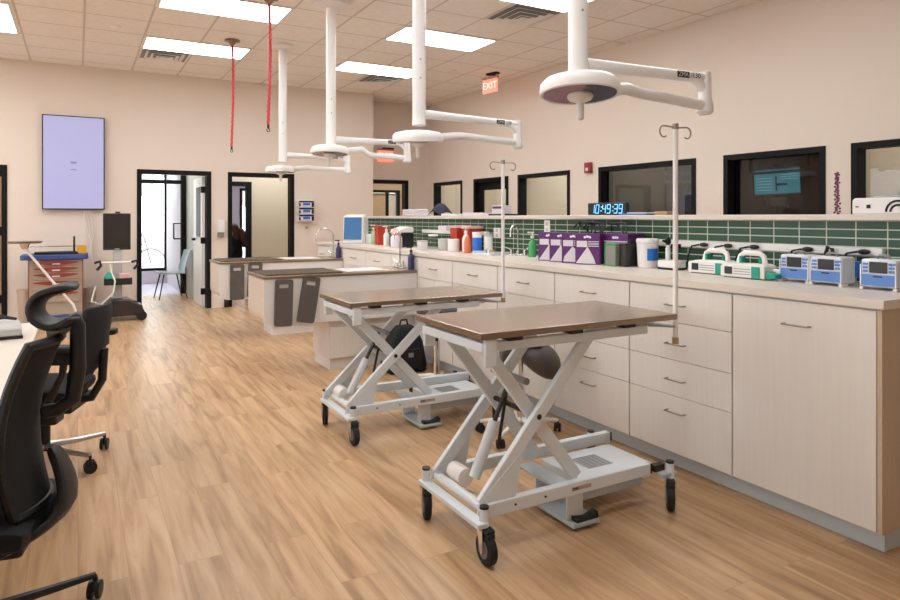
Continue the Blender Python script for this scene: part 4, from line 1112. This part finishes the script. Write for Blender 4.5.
papers('supply_box', 'small white and purple box on top of the black case on the ledge', (3.68, 5.48, LZ + .0165), .10, .20, .085, m_card)
o = D.objects['supply_box']; MB().box(-.0515, -.0502, -.09, .09, .052, .075).build('purple_stripe', m_purple, o)
papers('blue_folder', 'blue folder lying on the ledge right of the digital clock', (3.68, 3.60, LZ), .20, .26, .012, m_bluelab, 5)
papers('paper_sheet', 'white papers on top of the blue folder', (3.67, 3.55, LZ + .0125), .18, .22, .006, m_white, -6)
papers('wooden_block', 'small tan box on the ledge left of the nearest drip pole', (3.70, 3.40, LZ), .09, .11, .026, m_tan, 4, 'box')
# towels at far ledge
for i in range(3):
    o = MB().box(-.11, .11, -.17 + .015 * i, .17 - .015 * i, 0, .026).build('folded_towel', m_card, bevel=.01)
    o.location = (3.60, 7.24 + .01 * i, LZ + .0265 * i)
    tag(o, ('lowest pale folded towel of the stack on the far ledge', 'middle pale folded towel of the stack on the far ledge', 'topmost pale folded towel of the stack on the far ledge')[i], 'towel', 'folded towels on the ledge')

# ---------------- things in the rooms behind the windows
t = thing('monitor', 'cyan lit monitor tilted on a stand seen through the dark window', 'monitor', (6.55, 4.46, 1.0), 38)
Rm = Matrix.Rotation(math.radians(-8), 4, 'Y') @ Matrix.Rotation(math.radians(-3), 4, 'X')
k = MB(); k.T = Matrix.Translation((0, 0, .80)) @ Rm @ Matrix.Scale(.80, 4); k.box(-.02, .02, -.29, .29, -.185, .185); k.build('casing', m_blackp, t, bevel=.005)
k = MB(); k.T = Matrix.Translation((0, 0, .80)) @ Rm @ Matrix.Scale(.80, 4); k.box(-.0235, -.0205, -.275, .275, -.16, .165); k.build('screen', m_cyan, t)
k = MB(); k.T = Matrix.Translation((0, 0, .80)) @ Rm @ Matrix.Scale(.80, 4)
k.box(-.0255, -.0238, -.275, .275, .115, .15).box(-.0255, -.0238, .0, .02, -.12, .08).box(-.0255, -.0238, -.12, 0, -.05, -.02)
k.build('screen_dark', m_cyand, t)
k = MB(); k.T = Matrix.Translation((0, 0, .80)) @ Rm @ Matrix.Scale(.80, 4)
for i in range(5): k.box(-.0255, -.0238, .06, .25, -.11 + .04 * i, -.10 + .04 * i)
for i in range(3): k.box(-.0255, -.0238, -.25, -.05, .03 + .03 * i, .04 + .03 * i)
k.build('screen_text', m_cyanl, t)
MB().cyl((.06, 0, 0.0), (.06, 0, .76), .02).box(.02, .06, -.13, -.10, .52, .68).box(.02, .06, .10, .13, .52, .68).build('stand', m_blackp, t)
MB().box(-.01, .03, -.09, .06, .54, .635).build('control_box', m_whitep, t)
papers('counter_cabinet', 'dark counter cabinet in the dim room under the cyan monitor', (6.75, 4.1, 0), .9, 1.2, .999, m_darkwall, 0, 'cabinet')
t = thing('ceiling_pole', 'thin dark pole hanging at the left inside the dark window', 'pole', (6.25, 4.55, 2.749))
MB().cyl((0, 0, 0), (0, 0, -.85), .02).cyl((0, 0, -.78), (0, 0, -.87), .03).build('rod', m_blackp, t)
t = thing('ultrasound_scanner', 'bulky dark device standing behind the wide dim window', 'device', (7.4, 5.9, 0))
MB().box(-.25, .25, -.36, .36, .0, 1.2).build('cabinet', m_grey, t, bevel=.02)
MB().box(-.2, -.15, -.34, -.02, 1.25, 1.72).box(-.17, -.13, -.2, -.15, 1.2, 1.26).build('screen', m_blackp, t)
MB().box(-.2, -.15, .04, .36, 1.25, 1.72).box(-.17, -.13, .2, .25, 1.2, 1.26).build('second_screen', m_dscreen, t)
t = thing('wall_cabinet', 'pale framed wall cabinet inside the wide dim window', 'cabinet', (8.58, 6.3, 1.2))
MB().box(-.03, -.001, -.5, .5, -.8, .75).build('frame', m_blackp, t)
MB().box(-.04, -.031, -.44, .44, -.74, .69).build('door', m_lgrey, t)
t = thing('counter_shelf', 'low dark shelf unit seen inside the rightmost window', 'shelf', (7.0, 2.75, 0))
MB().box(-.2, .2, -.5, .62, 0, 1.60).build('body', m_tan, t)
MB().box(-.19, .19, .2, .60, 1.6005, 1.70).build('dark_bin', m_dscreen, t, bevel=.005)

# ------------------------------------------------------------------ lift tables
def lift_table(label, loc, H):
    t = thing('lift_table', label, 'lift table', loc, 0, 'steel topped scissor lift tables')
    mf, m2 = m_tabfr, m_tabfr2
    tp = MB().box(-.555, .575, -.275, .315, H - .026, H)
    top_ = tp.build('tabletop', m_steel, t, bevel=.004)
    MB().box(-.5575, -.5555, -.275, .315, H - .027, H - .002).box(-.5575, .575, -.2775, -.2755, H - .027, H - .002).box(.5755, .5775, -.275, .315, H - .027, H - .002).box(-.5575, .575, .3155, .3175, H - .027, H - .002).build('edge_strip', m_steeledge, top_)
    p = [(-.38, -.24), (-.05, -.24), (.27, -.24), (-.38, .28), (-.05, .28), (.27, .28)]
    for x_, y_ in p: MB().box(x_ - .035, x_ + .035, y_ - .03, y_ + .03, H - .044, H - .0275).build('support_pad', m_blackp, t)
    z1, z0 = H - .0445, H - .085
    fr = MB()
    for y_ in (-.255, .255): fr.box(-.52, .40, y_, y_ + .035, z0, z1)
    fr.box(-.54, -.50, -.255, .29, z0, z1).box(.20, .235, -.22, .255, z0, z1)
    fr.build('top_frame', mf, t, bevel=.004)
    for y_ in (-.272, .268): MB().box(-.535, -.475, y_, y_ + .022, H - .145, H - .03).build('arm_bracket', mf, t, bevel=.006)
    # scissor arms
    piv_x = -.222; zb = .215; zt_ = H - .075
    pz = (zb + zt_) / 2
    ln = math.hypot(.61, .63); dz = zt_ - zb; hx = math.sqrt(max(.05, ln * ln - dz * dz)) / 2
    for y_ in (-.205, .185):
        MB().beam((piv_x - hx, y_, zb), (piv_x + hx, y_, zt_), .028, .058).build('scissor_arm', mf, t, bevel=.005)
    for y_ in (-.160, .145):
        MB().beam((piv_x + hx * .88, y_, zb + .0), (piv_x - hx * .88, y_, zt_), .028, .058).build('scissor_arm', mf, t, bevel=.005)
    MB().cyl((piv_x, -.222, pz), (piv_x, .205, pz), .012).build('pivot_shaft', m_blackp, t)
    MB().cyl((piv_x - hx * .42 + .11, -.145, pz + .14), (piv_x - hx * .42 + .11, .13, pz + .14), .016).build('lift_shaft', m_grey, t)
    for y_ in (-.222, .200):
        MB().prism([(piv_x - hx - .03, zb - .03), (piv_x - hx + .14, zb - .03), (piv_x - hx + .17, zb + .02), (piv_x - hx + .20, zb + .19), (piv_x - hx + .17, zb + .17), (piv_x - hx, zb + .03)], 'y', y_, y_ + .006).build('gusset_plate', mf, t)
    # actuator
    ax, az = piv_x - hx + .08, .25; bx, bz = piv_x - hx * .42 + .11, pz + .14
    a = MB().tube([(ax, -.02, az), (ax + (bx - ax) * .55, -.02, az + (bz - az) * .55)], .026, 14)
    act = a.build('actuator', mf, t)
    MB().tube([(ax + (bx - ax) * .55, -.02, az + (bz - az) * .55), (bx, -.02, bz)], .011, 10).build('rod', m_dscreen, act)
    MB().cyl((ax - .02, .02, az - .01), (ax - .02, .13, az - .01), .04).build('motor', m_whitep, act)
    MB().tube([(ax - .02, .13, az - .01), (ax - .06, .10, az - .06), (ax + .05, .02, az - .10), (ax + .2, .0, az - .09)], .006, 8).build('lead', m_whitep, act)
    # gas spring
    MB().cyl((piv_x - hx * .2, .02, pz - .2), (piv_x - .01, .02, pz + .06), .008).build('gas_spring', m_blackp, t)
    # base
    b = MB().box(-.52, .44, -.235, -.195, .165, .222).box(-.50, .60, .215, .255, .165, .222).box(-.575, -.525, -.28, .26, .150, .172).cyl((-.505, -.195, .20), (-.505, .215, .20), .02)
    b.build('base_frame', mf, t, bevel=.004)
    MB().box(.44, .452, -.233, -.197, .170, .218).box(.452, .52, -.250, -.215, .18, .212).build('end_cap', m_blackp, t, bevel=.003)
    MB().box(.60, .612, .217, .253, .17, .218).build('end_cap', m_blackp, t, bevel=.003)
    MB().box(.46, .56, -.29, -.256, .165, .18).build('caster_bracket', m2, t)
    MB().box(.47, .60, .256, .285, .165, .18).build('caster_bracket', m2, t)
    bx_ = MB().box(.10, .56, -.13, .19, .10, .172).build('control_box', mf, t, bevel=.005)
    MB().box(.22, .38, -.04, .10, .1725, .174).build('vent_plate', m_tabfr2, bx_)
    k = MB()
    for i in range(9): k.box(.23, .37, -.033 + .0155 * i, -.027 + .0155 * i, .1741, .1752)
    k.build('vent_slots', m_grey, bx_)
    MB().box(.0, .43, -.192, -.172, .108, .164).build('side_rail', m2, t, bevel=.003)
    MB().box(-.05, .11, -.245, .06, .018, .036).build('pedal_platform', m2, t, bevel=.003)
    MB().box(-.045, .05, -.1935, -.184, .0365, .164).build('platform_bracket', m_tabfr, t, bevel=.003)
    MB().box(-.045, .05, .04, .05, .0365, .15).build('platform_bracket', m_tabfr, t, bevel=.003)
    MB().box(-.045, .05, -.1825, .20, .150, .165).build('cross_plate', m2, t, bevel=.003)
    MB().prism([(-.025, .037), (-.025, .058), (.04, .048), (.10, .070), (.105, .037)], 'y', -.240, -.197).build('foot_pedal', m_blackp, t, bevel=.004)
    MB().box(-.05, .06, -.2365, -.2352, .186, .203).build('name_plate', m_greige, t)
    MB().text('ZMA', (-.03, -.2372, .1945), (1, 0, 0), (0, 0, 1), .016, 0).build('name_plate_print', m_dscreen, t, flat=True)
    k = MB()
    for x_ in (-.36, -.2): k.cyl((x_, -.2352, .195), (x_, -.239, .195), .005, n=8)
    k.build('bolt', m_dscreen, t)
    # casters
    for cx, cy, an in ((-.53, -.255, 88), (-.545, .235, 70), (.53, -.272, 48), (.505, .27, 62)):
        c_ = MB(); c_.cyl((cx, cy, .145), (cx, cy, .222), .02)
        cs = c_.build('caster', mf, t)
        MB().cyl((cx, cy, .2222), (cx, cy, .232), .0195).build('cap', m_blackp, cs)
        R = Matrix.Translation((cx, cy, 0)) @ Matrix.Rotation(math.radians(an), 4, 'Z')
        f = MB(); f.T = R; f.box(-.03, .012, -.028, .028, .128, .145)
        for s_ in (-1, 1): f.prism([(-.03, .128), (.012, .128), (-.012, .05), (-.03, .05)], 'y', s_ * .0245 - .0025, s_ * .0245 + .0025)
        f.build('fork', m_chrome, cs)
        wv = MB(); wv.T = R; wv.cyl((-.02, -.017, .065), (-.02, .017, .065), .065, n=28); wv.build('wheel', m_rubber, cs, bevel=.006)
        hb = MB(); hb.T = R; hb.cyl((-.02, -.0195, .065), (-.02, .0195, .065), .036, n=24); hb.build('hub', m_greyrub, cs)
        br = MB(); br.T = R; br.box(-.055, .0, -.02, .02, .134, .150); br.box(-.06, -.04, -.018, .018, .115, .136); br.build('brake', m_blackp, cs, bevel=.004)
    # drip pole
    pz0, pz1 = (H - .145 if H > .9 else H - .06), H + .932; px_, py_ = .61, -.235
    pl = MB().cyl((px_, py_, pz0), (px_, py_, pz1), .0125, n=16).build('drip_pole', m_white, t)
    MB().cyl((px_, py_, pz0 - .012), (px_, py_, pz0 + .02), .0155, n=16).build('pole_foot', m_tan, pl)
    hk = MB()
    for s_ in (-1, 1):
        pts = [(px_, py_, pz1 - .012), (px_ + s_ * .075, py_, pz1 - .006)] + [(px_ + s_ * (.082 + .028 * math.sin(a)), py_, pz1 - .034 + .028 * math.cos(a)) for a in [PI * i / 8 * 1.2 for i in range(9)]]
        hk.tube(pts, .0042, 8)
    hk.cyl((px_, py_, pz1 - .02), (px_, py_, pz1 + .008), .015)
    hk.build('hooks', m_hand, pl)
    MB().prism([(.42, .02), (.46, -.10), (.60, -.245), (.64, -.225), (.62, -.20), (.56, .10)], 'z', H - .075, H - .065).box(.40, .46, -.10, .05, H - .075, H - .0455).build('pole_bracket', m_tabfr2, t)
    return t
lift_table('nearer steel topped lift table in front, with white scissor legs and a drip pole', (1.985, 2.55, 0), .945)
lift_table('farther steel topped lift table behind the nearer one, with white scissor legs', (2.03, 4.15, 0), .885)

# ------------------------------------------------------------------ stools and bag
def star_base(t, n, r, hub_z, m, a0=0, wr=.028, mw=None, z0=.075):
    for i in range(n):
        a = math.radians(a0) + 2 * PI * i / n; c, s = math.cos(a), math.sin(a)
        lg = MB().tube([(c * .02, s * .02, hub_z), (c * r * .55, s * r * .55, hub_z * .85), (c * r, s * r, z0)], [.02, .016, .012], 8).build('leg', m, t)
        k = MB(); k.T = Matrix.Translation((c * r, s * r, 0)) @ Matrix.Rotation(a + .9, 4, 'Z')
        for q in (-1, 1): k.cyl((0, q * .007, wr), (0, q * .021, wr), wr, n=18)
        k.box(-.02, .02, -.006, .006, wr, wr * 2 + .004).cyl((0, 0, wr * 2 - .004), (0, 0, z0), .008)
        k.build('caster', mw or m_blackp, lg)
t = thing('saddle_stool', 'charcoal saddle stool on casters under the nearer lift table', 'stool', (2.50, 3.50, 0), -29)
sec = [(-.105, .475), (-.112, .53), (-.09, .585), (-.045, .612), (.01, .615), (.07, .612), (.13, .60)]
gr = []
for i in range(9):
    u = i / 8 * 2 - 1
    gr.append([(a, u * .14 * (.8 if k_ == 0 else 1.0), z + .015 * u * u) for k_, (a, z) in enumerate(sec)])
sd = MB().sheet(gr, .055)
pr = []
for i in range(9):
    t_ = i / 8
    pr.append((.5 * math.sin(PI * min(.97, .03 + .94 * t_)) ** .55, .37 + .265 * t_))
vs = []
n_ = 24
for r_, z_ in pr:
    for k_ in range(n_):
        a_ = 2 * PI * k_ / n_
        q_ = (z_ - .37) / .265; vs.append((.13 + (.21 + .10 * q_) * r_ * math.cos(a_) + .13 * (.45 - q_), (.30 + .10 * q_) * r_ * math.sin(a_), z_))
sd._add(vs, [(i * n_ + j_, i * n_ + (j_ + 1) % n_, (i + 1) * n_ + (j_ + 1) % n_, (i + 1) * n_ + j_) for i in range(8) for j_ in range(n_)] + [tuple(range(n_))[::-1], tuple(8 * n_ + j_ for j_ in range(n_))])
sd.build('saddle_seat', m_vinyl, t, sub=1)
MB().box(-.07, .03, -.08, .08, .54, .56).build('seat_plate', m_blackp, t)
MB().cyl((0, 0, .30), (0, 0, .54), .014).cyl((0, 0, .09), (0, 0, .32), .025).build('gas_column', m_chrome, t)
MB().tube([(0, 0, .5), (-.10, -.05, .48), (-.16, -.06, .50)], .006, 8).build('lever', m_blackp, t)
star_base(t, 5, .27, .11, m_whitep, 20)
t = thing('round_stool', 'round brown seated stool with chrome column behind the nearer lift table', 'stool', (2.58, 4.80, 0), 0)
MB().lathe([(.13, .62), (.165, .63), (.17, .66), (.15, .685), (.0, .69)], n=32).build('seat', m_vinyl, t)
MB().cyl((0, 0, .38), (0, 0, .62), .014).build('piston', m_blackp, t)
MB().cyl((0, 0, .09), (0, 0, .40), .026).build('gas_column', m_chrome, t)
star_base(t, 5, .27, .11, m_whitep, 50)
t = thing('backpack', 'black backpack on the floor before the front wet table', 'bag', (2.62, 5.52, 0), 0)
MB()._add([(a * .19 * f, b_ * .12 * f, z) for z, f in ((0.0, .95), (.06, 1.0), (.28, .82), (.40, .55), (.42, .4)) for a, b_ in ((-1, -1), (1, -1), (1, 1), (-1, 1))],
    [(0, 3, 2, 1)] + [(k * 4 + i, k * 4 + (i + 1) % 4, k * 4 + 4 + (i + 1) % 4, k * 4 + 4 + i) for k in range(4) for i in range(4)] + [(16, 17, 18, 19)]).build('main_body', m_cloth, t, bevel=.02)
MB().prism(rrect(-.12, .12, .04, .22, .03), 'y', -.145, -.105).build('front_pocket', m_cloth, t, bevel=.008)
MB().tube([(-.04, 0, .42), (-.03, 0, .47), (.03, 0, .47), (.04, 0, .42)], .009, 8).build('grab_handle', m_blackp, t)
MB().box(-.02, .03, -.1475, -.1455, .15, .19).build('badge', m_grey, t)

# ------------------------------------------------------------------ desk and office chairs
t = thing('desk', 'pale desk along the left edge behind the office chairs', 'desk', (0, 0, 0))
MB().box(-1.25, -.21, 1.75, 4.95, .718, .75).build('desktop', m_top, t, bevel=.003)
for y_ in (1.8, 3.35, 4.88): MB().box(-1.2, -.62, y_ - .015, y_ + .015, 0, .7175).build('panel_leg', m_lam, t)
MB().box(-1.235, -1.21, 1.8, 4.9, .25, .7175).build('modesty_panel', m_lam, t)
t = thing('desk_printer', 'low white device with a dark base on the desk behind the headrest', 'device', (-.52, 4.42, .7505), 8)
MB().box(-.24, .24, -.13, .13, .0, .016).build('base', m_blackp, t)
MB().prism([(-.13, .0165), (-.13, .055), (-.09, .085), (.13, .085), (.13, .0165)], 'x', -.235, .235).build('casing', m_lgrey, t, bevel=.008)
c = MB().tube([(-.62, 4.44, .845), (-.45, 4.42, .85), (-.36, 4.40, .862), (-.30, 4.41, .85)], .008, 8).tube([(-.62, 4.44, .845), (-.55, 4.46, .86), (-.40, 4.45, .875), (-.30, 4.41, .85)], .007, 8)
tag(c.build('device_lead', m_blackp), 'black lead lying on top of the low white device', 'cable')
t = thing('packet', 'small clear crumpled packet on the desk', 'packet', (-.40, 3.55, .7505), 20)
rr = random.Random(2)
g = [[(.05 * (i / 4 - .5) * 2, .04 * (j / 4 - .5) * 2, .006 + .012 * rr.random()) for j in range(5)] for i in range(5)]
MB().sheet(g, .002).build('wrapper', m_card, t)
MB().ball((0, 0, .012), (.02, .016, .01)).build('contents', m_beige, t)

# near chair: local -x is the sitting direction
t = thing('office_chair', 'nearest black mesh office chair with a curved headrest at the left edge', 'chair', (-.295, 2.66, 0), -11, 'office chairs at the desk')
star_base(t, 5, .375, .115, m_blackp, 32, .032, None, .085)
MB().cyl((0, 0, .09), (0, 0, .30), .028).cyl((0, 0, .28), (0, 0, .36), .018).lathe([(.07, .08), (.075, .11), (.05, .135)], n=24).build('gas_column', m_blackp, t)
MB().box(-.12, .16, -.10, .10, .315, .375).build('mechanism', m_blackp, t, bevel=.015)
g = []
for i in range(9):
    u = i / 8 * 2 - 1
    g.append([(-.03 + u * .235, v * .245, .425 - .02 * u * u + .02 * abs(v) ** 3 - (.04 * (-u - .6) if u < -.6 else 0)) for v in [j / 8 * 2 - 1 for j in range(9)]])
MB().sheet(g, .075).build('seat', m_mesh, t, sub=1)
def back_pt(u, v):
    # u 0..1 bottom to top, v -1..1 across
    w_ = .215 - .055 * u - .05 * (1 - u) ** 3
    z = .47 + .54 * u
    x = .205 - .05 * math.sin(u * PI * .9) + .055 * u * u - .05 * v * v
    return (x, w_ * v, z)
MB().sheet([[back_pt(i / 12, j / 8 * 2 - 1) for j in range(9)] for i in range(13)], .018).build('backrest', m_mesh, t)
rim = [back_pt(0, j / 8 * 2 - 1) for j in range(9)] + [back_pt(i / 12, 1) for i in range(1, 13)] + [back_pt(1, 1 - j / 4) for j in range(1, 9)] + [back_pt(1 - i / 12, -1) for i in range(1, 13)]
MB().tube(rim, .017, 8).build('back_frame', m_blackp, t)
# spine and lower yoke
MB().tube([(.285, 0, 1.085), (.30, 0, 1.05), (.30, 0, .90), (.285, 0, .80), (.24, 0, .765), (.19, 0, .76)], [.02, .024, .026, .026, .024, .024], 10).build('spine', m_blackp, t, bevel=.006)
yk = MB()
rows = [(.215, .645, .025, 0), (.245, .60, .05, 0), (.275, .52, .085, .01), (.29, .45, .12, .02), (.25, .405, .17, .06), (.15, .365, .21, .05), (.05, .355, .22, .03)]
yk.sheet([[(x_ - sw * v * v, w_ * v, z_) for v in [q / 8 * 2 - 1 for q in range(9)]] for x_, z_, w_, sw in rows], .03)
yk.build('rear_yoke', m_blackp, t, sub=1)
prof = [(.29, 1.08), (.255, 1.05), (.215, 1.044), (.18, 1.064), (.164, 1.10), (.17, 1.135), (.195, 1.160), (.235, 1.172), (.285, 1.18)]
MB().sheet([[(p + .02 * (1 - v * v), v * .085, z + .010 * v * v) for v in [j / 8 * 2 - 1 for j in range(9)]] for p, z in prof], .024).build('headrest', m_blackp, t, sub=1)
MB().tube([(.29, 0, 1.07), (.25, 0, 1.035), (.21, 0, 1.03)], .022, 10).build('headrest_bracket', m_greyrub, t)

# second chair with armrests
t = thing('office_chair', 'second black office chair with armrests and silver base, behind the nearest chair', 'chair', (-.165, 4.42, 0), -20, 'office chairs at the desk')
star_base(t, 5, .335, .115, M('polished_aluminium', (196, 190, 184), .3, .9), -28, .034, None, .095)
MB().cyl((0, 0, .09), (0, 0, .30), .028).cyl((0, 0, .28), (0, 0, .36), .018).build('gas_column', m_blackp, t)
MB().box(-.12, .20, -.16, .16, .33, .39).box(.06, .16, -.26, -.14, .30, .36).build('mechanism', m_blackp, t, bevel=.012)
g = []
for i in range(9):
    u = i / 8 * 2 - 1
    g.append([(-.03 + u * .235, v * .24, .44 - .015 * u * u + .015 * abs(v) ** 3) for v in [j / 8 * 2 - 1 for j in range(9)]])
MB().sheet(g, .07).build('seat', m_mesh, t, sub=1)
MB().sheet([[(.24 + .085 * (i / 8) - .05 * v * v + .02 * math.sin(i / 8 * PI), v * (.22 - .03 * i / 8), .52 + .40 * i / 8) for v in [j / 8 * 2 - 1 for j in range(9)]] for i in range(9)], .04).build('backrest', m_mesh, t, sub=1)
MB().tube([(.10, 0, .36), (.25, 0, .38), (.305, 0, .48), (.315, 0, .66)], .024, 10).build('spine', m_blackp, t)
for s_ in (-1, 1):
    ar = MB().tube([(.11, .25 * s_, .34), (.125, .275 * s_, .42), (.20, .28 * s_, .58), (.21, .28 * s_, .66)], [.022, .02, .017, .022], 10).box(.09, .14, .235 * s_ - .03, .235 * s_ + .03, .33, .41).build('armrest', m_blackp, t, bevel=.006)
    MB().prism(rrect(.075, .30, .275 * s_ - .045, .275 * s_ + .045, .03), 'z', .695, .73).build('arm_pad', m_blackp, ar, bevel=.008)
    MB().box(.15, .25, .27 * s_ - .03, .27 * s_ + .03, .63, .6945).build('arm_adjuster', m_blackp, ar, bevel=.006)
